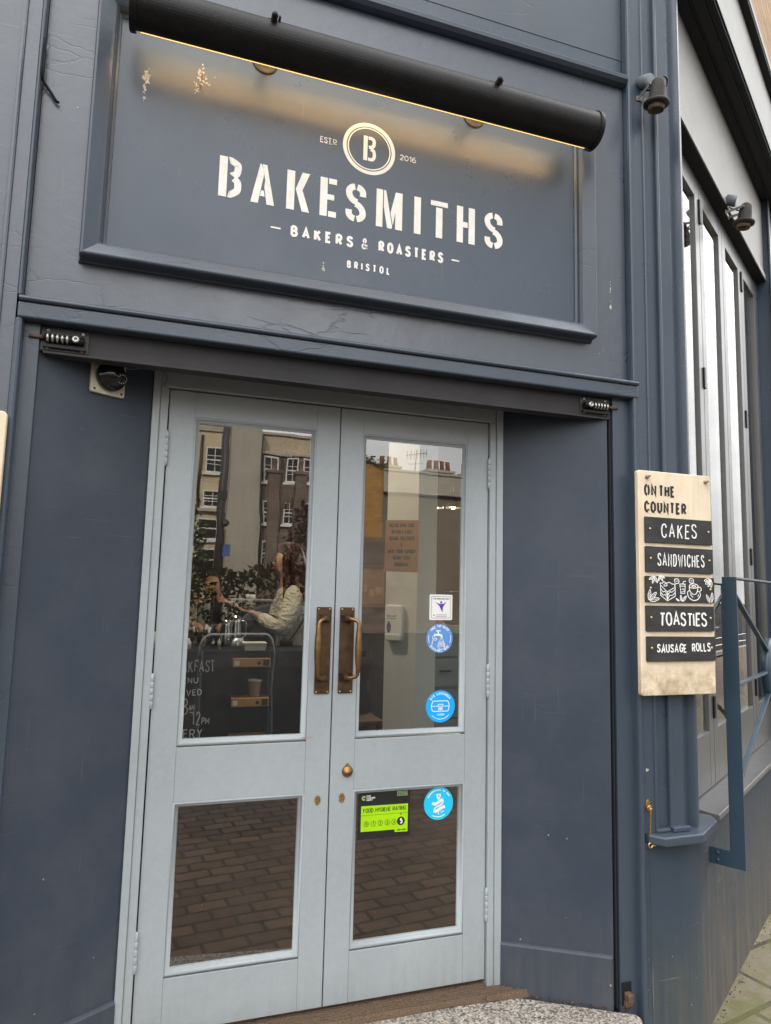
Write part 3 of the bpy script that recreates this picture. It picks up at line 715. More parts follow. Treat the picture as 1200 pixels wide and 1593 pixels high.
left_pts = [(-3.2, -.10), (-3.2, -.238), (-.502, -.238), (-.500, -.250)]+bead(-.4995, -.4825, -.250, .010)+[(-.4822, -.25), (-.4455, -.25), (-.4455, -.10)]
pil('pilaster', left_pts, -.24, 5.6, M['navy_old'], [])
# -- base under the ledge, corner rounded into the side street
cor = [(1.7505, -.12), (1.7505, -.246), (1.772, -.246), (1.774, -.2425), (1.777, -.246), (1.90, -.246)]
cx0, cx1 = Vector((1.90, -.246)), Vector(SW(.10, 0, 0)[:2]); ctrl = Vector((1.972, -.246))
arc = [((1-t)**2*cx0+2*t*(1-t)*ctrl+t*t*cx1) for t in [i/8 for i in range(1, 9)]]
pil('plinth', cor+[tuple(q) for q in arc]+[SW(.10, -.25, 0)[:2]], -.28, .521, M['base'], [])
mb = MB(); mb.box(.0995, 12, -.25, -.0008, -.30, .514, lambda s, o, z: SW(s, o, z)); link('side_plinth', mb, M['base_side'], B)
mb = MB(); lp = [(1.752, -.20), (1.762, -.262), (1.800, -.306), (1.968, -.306), SW(.150, .052, 0)[:2], SW(.205, .020, 0)[:2], SW(.205, -.08, 0)[:2]]
mb.prism(lp, .521, .556); link('pilaster_ledge', mb, M['navy_edge'], B, .007, 3)
mb = MB(); mb.prism([(1.865, -.272), (1.865, -.24), (1.935, -.24), (1.945, -.272)], .5565, .575); mb.prism([(1.80, -.262), (1.80, -.24), (1.862, -.24), (1.862, -.262)], .5565, .570); link('pilaster_foot', mb, M['navy_edge'], B, .004)
# -- splayed reveals with skirting
def reveal(A, Bp, flip):
    A, Bp = Vector((*A, 0)), Vector((*Bp, 0)); d = (Bp-A); L = d.length; d.normalize(); nrm = Vector((-d.y, d.x, 0))*flip
    P = lambda u, v, q: tuple(A+d*u+nrm*q+Vector((0, 0, v)))
    mb = MB(); mb.plate([(0, -.05), (L, -.05), (L, 2.19), (0, 2.19)], P, -.03, 0); pn = link('reveal_panel', mb, M['reveal'], B)
    mb = MB(); n0 = len(mb.v)
    pr = [(-.05, 0.0005), (-.05, .013), (.128, .013), (.134, .009), (.138, .0005)]
    vs = [P(u, z, q) for u in (0.006, L-.004) for z, q in pr]; k = len(pr)
    mb.add(vs, [(i, (i+1) % k, k+(i+1) % k, k+i) for i in range(k)]+[tuple(range(k)), tuple(range(2*k-1, k-1, -1))])
    link('skirting', mb, M['reveal'], pn, .002)
    return pn, P
rvR, PR = reveal((1.2835, -.010), (1.634, -.216), -1)
rvL, PL = reveal((-.052, -.010), (-.384, -.206), 1)
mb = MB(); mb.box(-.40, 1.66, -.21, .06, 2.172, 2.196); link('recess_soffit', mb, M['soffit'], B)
# -- door frame
mb = MB()
mb.box(-.0545, -.0300, -.020, .09, -.03, 2.163); mb.box(-.0298, -.0030, -.012, .09, -.03, 2.105)
mb.box(1.2322, 1.2590, -.012, .09, -.03, 2.105); mb.box(1.2592, 1.2865, -.020, .09, -.03, 2.163)
mb.box(-.0298, 1.2590, -.0125, .09, 2.1052, 2.163); link('door_frame', mb, M['frame'], B, .0025)
# -- the two leaves
def door(x0, x1, o0, o1, hinge_left):
    mb = MB(); z0, z1 = .004, 2.1005
    t1, t2, t3, t4 = 2.0107, .8875, .7105, .1693
    mb.box(x0, o0, 0, .045, z0, z1); mb.box(o1, x1, 0, .045, z0, z1)
    for a, b in ((t1, z1), (t3, t2), (z0, t4)): mb.box(o0+.0002, o1-.0002, .0004, .0446, a, b)
    d = link('door', mb, M['door'], B, .0016)
    g = .0165
    for za, zb in ((t2, t1), (t4, t3)):
        mb = MB(); pr = [(-.002, -.024), (-.0005, -.016), (.004, -.010), (.010, -.006), (.0105, -.0015), (.0172, -.0008), (.0174, -.02)]
        sweep_rect(mb, pr, o0+g, o1-g, za+g+.006, zb-g, front(0)); link('glazing_bead', mb, M['door'], d)
        mb = MB(); mb.box(o0+.004, o1-.004, .016, .022, za+.004, zb-.004); link('glass_pane', mb, M['glass'], d)
    return d
DL = door(.0012, .6130, .0885, .5254, True)
DR = door(.6172, 1.2285, .7045, 1.1387, False)
plabel(DL, 'left leaf of the pale grey double doors'); plabel(DR, 'right leaf of the pale grey double doors')
def hinge(d, x, za, zb):
    mb = MB(); n = 5; h = (zb-za)/n
    for i in range(n): mb.lathe([(.0062, i*h+.0004), (.0068, i*h+.0012), (.0068, (i+1)*h-.0012), (.0062, (i+1)*h-.0004)], (x, -.0075, za), (0, 0, 1), 14)
    mb.sphere((x, -.0075, zb), .0060, 10, 6); mb.sphere((x, -.0075, za), .0060, 10, 6)
    mb.box(x-.004, x+.004, -.0060, .0015, za, zb)
    link('hinge', mb, M['hinge'], d)
for a, b in ((1.836, 1.949), (1.022, 1.126), (.206, .321)): hinge(DL, -.001, a, b)
for a, b in ((1.839, 1.955), (1.026, 1.143), (.212, .323)): hinge(DR, 1.2305, a, b)
def pull(d, x0, x1, xf, xg):
    z0, z1 = 1.051, 1.358
    mb = MB(); P = front(0)
    mb.k = 0; mb.plate(round_rect(x0, x1, z0, z1, .004), P, .0, .0042)
    for sx in (x0+.007, x1-.007):
        for sz in (z0+.007, z1-.007): mb.k = 2; mb.lathe([(.0032, 0), (.003, .0018), (.0, .0024)], P(sx, sz, .0042), (0, -1, 0), 10)
    mb.k = 0
    for zf in (z0+.058, z1-.040):
        a = .020; b = .0095
        lo = [(xf-a, zf-a*.72), (xf+a, zf-a*.72), (xf+a, zf+a*.72), (xf-a, zf+a*.72)]; hi = [(xf-b, zf-b), (xf+b, zf-b), (xf+b, zf+b), (xf-b, zf+b)]
        mb.hexa([P(u, v, .0042) for u, v in lo]+[P(u, v, .024) for u, v in hi])
    mb.k = 1; zc0, zc1 = z0+.058, z1-.040
    path = []; rr = []
    for t, yy, xx, r in ((0, .022, 0, .0085), (0, .036, .12, .0078), (.012, .048, .5, .0070), (.045, .055, .86, .0068), (.10, .056, .97, .0074), (.22, .056, 1, .0100), (.36, .056, 1, .0124), (.5, .056, 1, .0132), (.64, .056, 1, .0124), (.78, .056, 1, .0100), (.90, .056, .97, .0074), (.955, .055, .86, .0068), (.988, .048, .5, .0070), (1, .036, .12, .0078), (1, .022, 0, .0085)):
        path.append(P(xf+(xg-xf)*xx, zc0+(zc1-zc0)*t, yy)); rr.append(r)
    sp = catmull(path, 4); rs = []
    for i in range(len(rr)-1):
        for k in range(4): rs.append(rr[i]+(rr[i+1]-rr[i])*k/4)
    rs.append(rr[-1]); mb.tube(sp, rs, 12)
    link('handle', mb, [M['brass_old'], M['brass_worn'], M['screw']], d)
pull(DL, .5475, .6025, .578, .5445); pull(DR, .6345, .6885, .6585, .6925)
def keyhole(d, x, z):
    mb = MB(); P = front(0); ov = [(x+.0105*math.cos(a), z+.0165*math.sin(a)) for a in [2*math.pi*i/24 for i in range(24)]]
    mb.plate(ov, P, 0, .002)
    for dz in (-.0125, .0125): mb.lathe([(.002, 0), (0, .0012)], P(x, z+dz, .002), (0, -1, 0), 8)
    mb.plate([(x-.004, z-.002), (x+.0015, z-.006), (x+.005, z+.001), (x+.001, z+.006)], P, .002, .0042)
    mb.k = 1; mb.plate(disc_poly(x-.001, z+.0035, .0022, 12), P, .0021, .0026); mb.plate([(x-.002, z+.0025), (x-.003, z-.006), (x+.001, z-.006), (x, z+.0025)], P, .0022, .0025)
    link('keyhole', mb, [M['brass'], M['dark']], d)
keyhole(DL, .574, .686); keyhole(DR, .662, .688)
mb = MB(); mb.lathe([(.0, 0), (.020, 0), (.020, .003), (.0165, .008), (.0, .011)], (.6795, 0, .778), (0, -1, 0), 24); mb.lathe([(.006, 0), (.006, .006), (0, .009)], (.6795, 0, .7995), (0, -1, 0), 12); link('lock_cover', mb, M['brass_worn'], DR)
# -- side street: windows, sill, frieze, cornice, upper brick wall
T = lambda s, o, z: SW(s, o, z)
def bx(name, s0, s1, o0, o1, z0, z1, mat, bev=.003):
    mb = MB(); mb.box(s0, s1, o0, o1, z0, z1, T); return link(name, mb, mat, B, bev)
mb = MB(); sp_ = [(.035, .522), (.035, .546), (-.07, .554), (-.13, .556), (-.13, .5145), (.0, .5145), (.0, .522)]
vs = [SW(s, o, z) for s in (.262, 12) for o, z in sp_]; n = len(sp_)
mb.add(vs, [(i, (i+1) % n, n+(i+1) % n, n+i) for i in range(n)]+[tuple(range(n)), tuple(range(2*n-1, n-1, -1))]); link('window_sill', mb, M['navy_sheen'], B, .004)
mb = MB(); s0, s1 = .21, .70
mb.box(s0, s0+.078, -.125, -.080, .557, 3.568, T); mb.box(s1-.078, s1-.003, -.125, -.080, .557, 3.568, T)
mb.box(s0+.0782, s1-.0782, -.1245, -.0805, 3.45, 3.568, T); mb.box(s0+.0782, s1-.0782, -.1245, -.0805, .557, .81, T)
wl = link('side_window', mb, M['navy_sheen'], B, .003)
mb = MB(); mb.box(s0+.074, s1-.074, -.099, -.094, .80, 3.46, T); link('glass_pane', mb, M['glass_side'], wl)
hgs = []
for za, zb in ((3.33, 3.455), (2.46, 2.565), (1.62, 1.72), (.86, .96)):
    mb = MB(); mb.box(s1-.016, s1+.0135, -.0795, -.071, za, zb, T); hgs.append(link('hinge', mb, M['black'], wl))
for i, s in enumerate((.7025, 1.195, 1.685, 2.46, 2.95, 3.44, 3.93, 4.42)):
    c = wl.copy(); COL.objects.link(c); c.location = wl.location+DV*(s-s0); OFF[c.name] = OFF[wl.name]
    for ch in wl.children:
        if ch in hgs and i % 2 == 0: continue
        g = ch.copy(); COL.objects.link(g); g.parent = c
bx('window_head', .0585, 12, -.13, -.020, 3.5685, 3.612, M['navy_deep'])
bx('frieze', .0585, 12, -.13, -.030, 3.6125, 4.149, M['pale_sheen'])
bx('bay_pilaster', 2.18, 2.43, -.13, .004,   .557, 4.149, M['navy'])
for a in (2.165, 2.415): bx('pilaster_strip', a, a+.03, .0045, .018, .557, 4.148, M['navy'], .005)
bx('bay_pilaster', 4.95, 5.2, -.13, .004, .557, 4.149, M['navy_sheen'])
mb = MB(); mb.box(.0585, 12, -.13, .115, 4.1495, 4.555, T); mb.box(.0585, 12, .014, .020, 4.138, 4.1493, T); mb.box(.0585, 12, .027, .032, 4.142, 4.1493, T); mb.box(.0585, 12, .074, .080, 4.138, 4.1493, T); mb.box(.0585, 12, .087, .091, 4.142, 4.1493, T)
mb.box(.0585, 12, .1152, .122, 4.162, 4.174, T)
link('cornice', mb, M['navy_deep'], B, .003)
bx('cornice_sheen_face', .0585, 12, .1153, .1195, 4.176, 4.5553, M['pale_sheen'], .001)  # thin pale plate: sheen of the cornice's upright face painted in
bx('cornice_edge', .03, 12, .1583, .162, 4.575, 4.615, M['pale_sheen'], .001)
bx('head_sheen_face', .0585, 12, -.0197, -.0165, 3.574, 3.612, M['pale_sheen'], .001)  # thin pale strip: sheen on the window head's front painted in
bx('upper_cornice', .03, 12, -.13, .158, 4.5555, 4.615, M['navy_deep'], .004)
bx('upper_brick_wall', .02, 12, -.30, .085, 4.6155, 9.0, M['brick_up'], 0)
bx('window_frame', 2.145, 2.179, -.13, -.076, .557, 3.568, M['navy'])
bx('window_frame', .14, .2095, -.13, -.085, .557, 3.568, M['navy_sheen'])
# -- the mass of the building
mb = MB(); mb.box(-3.2, 2.05, -.18, .30, 5.6, 9.0); link('upper_brick_wall', mb, M['brick_up'], B)
foot = [(-9, .30), (1.95, .30), SW(.3, -.30, 0)[:2], SW(12, -.30, 0)[:2], (12, 14), (-9, 14)]
mb = MB(); mb.prism(foot, 8.7, 9.1); link('roof', mb, M['slate_roof'], B)
mb = MB(); mb.box(-9, -3.2, -.23, .1, -.3, 9.0); link('neighbour_front', mb, M['navy_old'], B)
mb = MB(); mb.prism([(-9, 13.8), (12, 13.8), (12, 14), (-9, 14)], -.3, 8.7); mb.box(-9, -8.8, .1, 13.8, -.3, 8.7); link('rear_wall', mb, M['brick_up'], B)
# -- inside shell
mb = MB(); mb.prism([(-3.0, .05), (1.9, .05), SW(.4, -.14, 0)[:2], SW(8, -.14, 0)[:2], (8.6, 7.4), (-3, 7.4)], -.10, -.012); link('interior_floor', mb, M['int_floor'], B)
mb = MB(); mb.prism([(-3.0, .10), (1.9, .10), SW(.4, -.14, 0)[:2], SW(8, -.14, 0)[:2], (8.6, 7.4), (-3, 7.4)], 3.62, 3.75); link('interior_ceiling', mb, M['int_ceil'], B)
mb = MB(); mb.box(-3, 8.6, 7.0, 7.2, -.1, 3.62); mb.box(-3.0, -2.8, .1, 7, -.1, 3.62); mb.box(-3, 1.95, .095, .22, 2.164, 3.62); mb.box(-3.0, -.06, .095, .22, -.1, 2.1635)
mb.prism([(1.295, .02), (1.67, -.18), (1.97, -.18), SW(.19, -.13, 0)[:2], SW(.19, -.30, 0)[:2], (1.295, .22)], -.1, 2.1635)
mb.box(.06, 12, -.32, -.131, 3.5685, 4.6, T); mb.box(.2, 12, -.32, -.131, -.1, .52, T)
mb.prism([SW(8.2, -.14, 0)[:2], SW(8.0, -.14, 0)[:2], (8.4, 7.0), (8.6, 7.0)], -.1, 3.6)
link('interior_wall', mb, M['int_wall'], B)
# square timber-cased column just inside, one corner to the door
def colpt(a, b):     # a along the left face, b along the right face from the front corner
    c = Vector((1.725, 2.06, 0)); e1 = Vector((-.80, .60, 0)); e2 = Vector((.82, .57, 0)); q = c+e1*a+e2*b; return (q.x, q.y)
mb = MB(); mb.prism([colpt(0, 0), colpt(0, .25), colpt(.235, .25), colpt(.235, 0)], -.012, 3.62); link('interior_column', mb, M['plaster'], B, .004)
C0 = Vector((1.725, 2.06, 0)); mb = MB(); mb.prism([colpt(-.006, -.006), colpt(-.006, .256), colpt(.241, .256), colpt(.241, -.006)], -.0115, .24); link('column_base', mb, M['int_wall'], B)
E1 = Vector((-.80, .60, 0)); NC = Vector((-.60, -.80, 0))
PC = lambda u, v, d: tuple(C0+E1*(.235-u)+NC*d+Vector((0, 0, v)))     # left face of the column; u from its left edge

# ================================================================== PAINTED SIGN (belongs to the sign panel)
PS = front(-.2246)
X0S = [(.113, .187), (.219, .299), (.340, .418), (.457, .516), (.550, .624), (.663, .762), (.808, .834), (.873, .941), (.978, 1.052), (1.093, 1.168)]
VB, VT = 2.7145, 2.857
def stencil():
    mb = MB(); H = VT-VB; t = .0262; d0, d1 = .0003, .0009
    def poly(i, pts):
        a, b = X0S[i]; mb.plate([(a+(b-a)*x, VB+H*y+.004*(a-.1)) for x, y in pts], PS, d0, d1)
    def rib(i, pts, dd=0):
        a, b = X0S[i]; dv = .004*(a-.1)
        mb.ribbon([(p.x, p.y+dv) for p in catmull([(a+x, VB+y) for x, y in pts], 6)], t*.88, PS, d0+dd)
    w = .074; k = t/w; h2 = t*.44
    def B_(i, mbx=None):
        a, b = X0S[i]; W = b-a; poly(i, [(0, 0), (k, 0), (k, 1), (0, 1)]); x1 = W-h2
        rib(i, [(t+.006, H-h2), (x1-.024, H-h2), (x1-.006, H-h2-.009), (x1-.001, H*.79), (x1-.005, H*.62), (x1-.018, H*.515+.006), (t+.016, H*.515+.004)])
        rib(i, [(x1-.014, H*.50-.002), (x1-.002, H*.41), (x1, H*.27), (x1-.004, h2+.014), (x1-.022, h2), (t+.006, h2)], .0002)
    def S_(i):
        a, b = X0S[i]; W = b-a; c = W/2; r = W-h2
        rib(i, [(c-.004, H-h2), (c-.015, H-h2-.003), (h2, H*.80), (h2+.003, H*.66), (c-.010, H*.56), (c+.004, H*.52)])
        rib(i, [(c+.004, H-h2), (c+.015, H-h2-.003), (r-.001, H*.82), (r, H*.69)])
        rib(i, [(c-.001, H*.475), (c+.012, H*.43), (r-.002, H*.33), (r, H*.20), (c+.016, h2+.004), (c+.004, h2)], .0002)
        rib(i, [(c-.004, h2), (c-.015, h2+.003), (h2+.001, H*.18), (h2, H*.30)], .0002)
    B_(0)
    poly(1, [(0, 0), (.31, 0), (.545, .80), (.40, 1.0), (.355, 1.0)]); poly(1, [(.44, 1), (.64, 1), (1, 0), (.68, 0), (.56, .44), (.585, .60), (.50, .86)]); poly(1, [(.385, .19), (.59, .19), (.545, .335), (.43, .335)])
    poly(2, [(0, 0), (.35, 0), (.35, 1), (0, 1)]); poly(2, [(.40, .55), (.68, 1), (1.02, 1), (.70, .545), (1.03, 0), (.70, 0)])
    poly(3, [(0, 0), (.44, 0), (.44, 1), (0, 1)]); poly(3, [(.52, .855), (1, .855), (1, 1), (.52, 1)]); poly(3, [(.4405, .44), (.86, .44), (.86, .58), (.4405, .58)]); poly(3, [(.52, 0), (1, 0), (1, .145), (.52, .145)])
    S_(4)
    poly(5, [(0, 0), (.245, 0), (.245, 1), (0, 1)]); poly(5, [(.285, 1), (.36, 1), (.62, .06), (.60, 0), (.43, 0), (.285, .55)]); poly(5, [(.645, .10), (.735, .46), (.735, 0), (1, 0), (1, 1), (.735, 1), (.55, .42)])
    poly(6, [(0, 0), (1, 0), (1, 1), (0, 1)])
    poly(7, [(0, .865), (1, .865), (1, 1), (0, 1)]); poly(7, [(.31, 0), (.69, 0), (.69, .825), (.31, .825)])
    poly(8, [(0, 0), (.345, 0), (.345, 1), (0, 1)]); poly(8, [(.3455, .43), (.60, .43), (.60, .58), (.3455, .58)]); poly(8, [(.655, 0), (1, 0), (1, 1), (.655, 1)])
    S_(9)
    link('shop_name_lettering', mb, M['white_paint'], sign_panel)
stencil()
mb = MB()
text(mb, 'BAKERS', .3595, 2.6185, .0415, .0092, PS, .0003, xs=.64, gap=.50, fit=.222); text(mb, '&', .6125, 2.6205, .0415, .0056, PS, .0003, xs=.78)
text(mb, 'ROASTERS', .675, 2.6225, .0415, .0092, PS, .0003, xs=.64, gap=.50, fit=.2505)
mb.plate([(.291, 2.636), (.325, 2.636), (.325, 2.6415), (.291, 2.6415)], PS, .0003, .0009); mb.plate([(.959, 2.640), (.990, 2.640), (.990, 2.6455), (.959, 2.6455)], PS, .0003, .0009)
link('tagline_lettering', mb, M['white_paint'], sign_panel); mb = MB()
text(mb, 'BRISTOL', .5615, 2.5415, .0280, .0056, PS, .0003, xs=.64, gap=.62, fit=.159)
link('town_lettering', mb, M['white_paint'], sign_panel); mb = MB()
text(mb, 'EST', .4505, 2.988, .0215, .0026, PS, .0003, fit=.041); text(mb, 'D', .497, 2.995, .0135, .0022, PS, .0003, fit=.013); mb.plate([(.497, 2.990), (.511, 2.990), (.511, 2.9918), (.497, 2.9918)], PS, .0003, .0009)
for a, b in ((.4505, .463), (.467, .477), (.4815, .4945)): mb.plate([(a, 2.9865), (b, 2.9865), (b, 2.9880), (a, 2.9880)], PS, .0004, .001)
link('date_lettering', mb, M['white_paint'], sign_panel); mb = MB()
text(mb, '2016', .748, 2.989, .0215, .0026, PS, .0003, fit=.063)
link('date_lettering', mb, M['white_paint'], sign_panel)
mb = MB(); ec, ez = .631, 3.003
mb.ribbon(ring_pts(ec, ez, .0915, n=64), .0135, PS, .0003); mb.ribbon(ring_pts(ec, ez, .0785, n=64), .0045, PS, .0003)
mb.plate([(.609, 2.957), (.624, 2.957), (.624, 3.051), (.609, 3.051)], PS, .0003, .0009)
mb.ribbon(catmull([(.627, 3.0445), (.640, 3.0445), (.6475, 3.038), (.6485, 3.027), (.6445, 3.014), (.629, 3.009)], 5), .0120, PS, .0003)
mb.ribbon(catmull([(.636, 3.002), (.647, 2.998), (.6505, 2.982), (.648, 2.970), (.641, 2.9635), (.627, 2.9635)], 5), .0120, PS, .0005)
link('emblem', mb, M['white_paint'], sign_panel)
# flaked paint: two patches of bare filler on the sign, a few more chips about the front
rc = random.Random(5)
def flakes(name, plane, spots, parent, mat='white_paint'):
    mb = MB()
    for (u, v, w, h, n) in spots:
        for i in range(n):
            x = u+rc.gauss(0, w*.32); y = v+rc.gauss(0, h*.36); r = abs(rc.gauss(0, .0021))+.0010
            pts = [(x+r*rc.uniform(.5, 1.2)*math.cos(a), y+r*rc.uniform(.6, 1.7)*math.sin(a)) for a in [2*math.pi*k/7 for k in range(7)]]
            mb.plate(pts, plane, .0002+.00006*(i % 8), .0006+.00006*(i % 8))
    return link(name, mb, M[mat if mat != 'white_paint' else 'filler'], parent)
flakes('flaked_patch', PS, [(-.132, 3.075, .015, .034, 34), (-.136, 3.025, .006, .05, 16), (.038, 3.118, .016, .05, 46), (.026, 3.07, .012, .03, 16), (.06, 3.12, .06, .05, 10), (.478, 2.532, .012, .03, 4)], sign_panel)
flakes('flaked_patch', front(-.2502), [(1.768, .782, .010, .003, 6)], B)
flakes('flaked_patch', front(-.2222), [(1.655, 2.66, .0015, .05, 6), (1.655, 2.58, .001, .03, 4), (1.60, 2.36, .05, .05, 3), (-.34, 2.90, .03, .10, 3)], B)
mb = MB(); mb.tube(catmull([(-.4315, -.252, 3.10), (-.4325, -.254, 2.985), (-.428, -.243, 2.965), (-.405, -.236, 2.935), (-.388, -.234, 2.912), (-.383, -.231, 2.913)], 4), [.003]*4+[.0045]*17, 8); link('peeling_sealant', mb, M['soffit'], B)
flakes('dark_flake', front(-.2254), [(.041, 3.12, .006, .018, 7), (.037, 3.085, .004, .01, 3)], sign_panel, 'rust')

# ================================================================== SIGN LAMP
SL = thing('sign_lamp', 'long black tubular picture light lit above the painted shop sign', 'sign light', (.65, -.2225, 3.2))
yc, zc, rl, xa, xb = -.362, 3.192, .0655, -.172, 1.480
def arc2(r, a0, a1, n): return [(yc+r*math.cos(rad(a0+(a1-a0)*i/n)), zc+r*math.sin(rad(a0+(a1-a0)*i/n))) for i in range(n+1)]
mb = MB(); oa = arc2(rl, 32, 287, 34); ia = arc2(rl-.003, 287, 32, 34); lp = oa+ia; n = len(lp)
vs = [(x, y, z) for x in (xa, xb) for y, z in lp]
mb.smooth = False
for i in range(n):
    j = (i+1) % n; inner = i >= len(oa)
    mb.k = 1 if (inner or i == len(oa)-1) else 0; mb.smooth = i not in (len(oa)-1, n-1)
    mb.add([vs[i], vs[j], vs[n+j], vs[n+i]], [(0, 1, 2, 3)])
bm_ = link('housing', mb, [M['black'], M['glow_lining']], SL)
for x, sg in ((xa, -1), (xb, 1)):
    mb = MB(); mb.lathe([(rl+.0035, 0), (rl+.0045, .003), (rl+.0045, .016), (rl+.001, .019), (0, .019)], (x-sg*.006, yc, zc), (sg, 0, 0), 36); link('end_cap', mb, M['black'], SL)
for a, b in ((-.145, .632), (.672, 1.455)):
    mb = MB(); mb.cyl((a, yc+.006, zc-.004), (b, yc+.006, zc-.004), .013, n=12); link('lamp_tube', mb, M['tube_glow'], SL)
mb = MB(); la = arc2(rl-.0012, 287.5, 299, 6)+arc2(rl-.0045, 299, 287.5, 6); n = len(la)
mb.add([(x, y, z) for x in (xa+.02, xb-.02) for y, z in la], [(i, (i+1) % n, n+(i+1) % n, n+i) for i in range(n)]+[tuple(range(n)), tuple(range(2*n-1, n-1, -1))]); link('diffuser_lip', mb, M['lip_glow'], SL)
for x in (.247, 1.044):
    mb = MB(); mb.tube([(x, -.223, 3.222), (x, -.375, 3.226), (x, -.438, 3.229)], .0105, 14); mb.sphere((x, -.438, 3.229), .0106, 14, 8); mb.cyl((x+.018, -.40, 3.235), (x+.018, -.425, 3.243), .004, n=8)
    mb.box(x-.016, x+.016, -.39, -.33, 3.252, 3.2575); link('arm', mb, M['black'], SL, 0)
    mb = MB(); mb.lathe([(.044, 0), (.044, .004), (.040, .008), (.014, .013), (0, .013)], (x, -.2247, 3.232), (0, -1, 0), 28); link('wall_plate', mb, M['steel_dark'], SL)

# ================================================================== SPOTLIGHTS
def spotlight(label):
    t = thing('spotlight', label, 'spotlight', (0, 0, 0), 'bell spotlights on the shopfront')
    # local: wall at y = 0, street towards -y, light axis downwards
    ax = Vector((.0, .16, -1)).normalized(); c = Vector((0, -.115, -.055)); tr = lambda h: c+ax*h
    mb = MB(); mb.lathe([(0, -.058), (.022, -.058), (.031, -.050), (.036, -.040), (.041, .0), (.046, .050), (.048, .062), (.045, .066)], c, ax, 32); link('canister', mb, M['bronzebox'], t)
    mb = MB(); mb.lathe([(.044, .060), (.066, .066), (.069, .072), (.068, .082), (.050, .086), (.040, .084)], c, ax, 36); link('flange', mb, M['bronzebox'], t)
    mb = MB(); mb.lathe([(.043, .082), (.0425, .112), (.037, .112), (.035, .085), (0, .080)], c, ax, 32); link('nozzle', mb, M['rust_dull'] if 'rust_dull' in M else M['bronzebox'], t)
    mb = MB()
    for sx in (-1, 1):
        mb.hexa([(sx*.040-.002, -.005, -.045), (sx*.040+.002, -.005, -.045), (sx*.046+.002, -.118, -.040), (sx*.046-.002, -.118, -.040), (sx*.040-.002, -.005, -.027), (sx*.040+.002, -.005, -.027), (sx*.046+.002, -.118, -.022), (sx*.046-.002, -.118, -.022)])
    mb.box(-.05, .05, -.006, .0, -.050, -.022)
    for sx in (-1, 1): mb.cyl((sx*.042, -.112, -.031), (sx*.054, -.112, -.031), .007, n=10)
    link('bracket', mb, M['zinc_dull'] if 'zinc_dull' in M else M['bronzebox'], t, .001)
    mb = MB(); a2 = Vector((.08, -.86, -.42)).normalized(); mb.lathe([(.037, 0), (.037, .066), (.035, .070), (0, .070)], (-.016, -.004, .064), a2, 28); link('mounting_cap', mb, M['grey_cap'], t)
    mb = MB(); mb.tube(catmull([(.012, -.118, -.004), (.024, -.122, .018), (.044, -.120, .034), (.068, -.112, .028), (.074, -.104, .004), (.060, -.094, -.016), (.036, -.07, -.012), (.012, -.012, .020)], 5), .0048, 8); link('cable', mb, M['black'], t)
    return t
s1 = spotlight('weathered bronze bell spotlight on the corner pilaster right of the long sign lamp'); s1.location = (1.812, -.250, 3.515); s1.scale = (.74, .74, .74)
s2 = dup(s1); s2['label'] = 'weathered bronze bell spotlight over the tall side windows'
q = SW(1.06, -.022, 3.556); s2.location = q; s2.scale = (.80, .80, .80); s2.rotation_euler = (0, 0, rad(90)-ANG)

# ================================================================== MENU BOARD
MBD = thing('menu_board', 'pale wooden menu board with five chalkboard slats on the corner pilaster', 'menu board', (1.89, -.25, 1.057))
PB = front(-.290)
mb = MB(); mb.plate(round_rect(1.7165, 2.0625, 1.0575, 1.9055, .010), PB, -.020, 0); bb = link('backboard', mb, M['ply'], MBD, .003)
mb = MB(); mb.box(1.760, 1.80, -.2695, -.2505, 1.10, 1.86); mb.box(1.90, 1.935, -.2695, -.2515, 1.10, 1.86); link('batten', mb, M['ply'], MBD)
mb = MB()
def stencil_text(t, u, v, h, w, fit):
    text(mb, t, u, v, h, w, PB, .0003, xs=.70, gap=.34, fit=fit)
stencil_text('ON', 1.7445, 1.8075, .0455, .0092, .0575); stencil_text('THE', 1.8125, 1.8070, .0455, .0092, .0760)
stencil_text('COUNTER', 1.7435, 1.7425, .0455, .0092, .1985)
link('lettering', mb, M['stencil_black'], bb)
mb = MB()       # stencil bridges: narrow bars of bare wood across the letters
for u, v0, v1 in ((1.7600, 1.8060, 1.8150), (1.7600, 1.8460, 1.8545), (1.8345, 1.8260, 1.8340), (1.7625, 1.7410, 1.7500), (1.7625, 1.7810, 1.7890), (1.7925, 1.7410, 1.7500), (1.7925, 1.7810, 1.7890), (1.822, 1.7410, 1.7500)):
    mb.plate([(u-.0016, v0), (u+.0016, v0), (u+.0016, v1), (u-.0016, v1)], PB, .0006, .0016)
link('stencil_bridge', mb, M['ply'], bb)
for u, v in ((1.7575, 1.880), (2.0375, 1.880)):
    mb = MB(); mb.lathe([(.0075, 0), (.0075, .003), (.004, .005), (.004, .016)], PB(u, v, 0), (0, -1, 0), 14); mb.tube(catmull([PB(u, v, .010), PB(u+.005, v+.002, .012), PB(u+.009, v+.004, .010), PB(u+.012, v+.006, .007)], 4), .0026, 8); mb.cyl(PB(u-.004, v-.004, .009), PB(u+.004, v+.004, .009), .0042, n=8)
    link('wing_screw', mb, M['zinc_dull'], MBD)
SLATS = [(1.7405, 2.0575, 1.6285, 1.7255), (1.7410, 2.0580, 1.5165, 1.6130), (1.7385, 2.0590, 1.4035, 1.5015), (1.7385, 2.0560, 1.2950, 1.3905), (1.7390, 2.0575, 1.1835, 1.2755)]
rt = random.Random(11); slat_objs = []
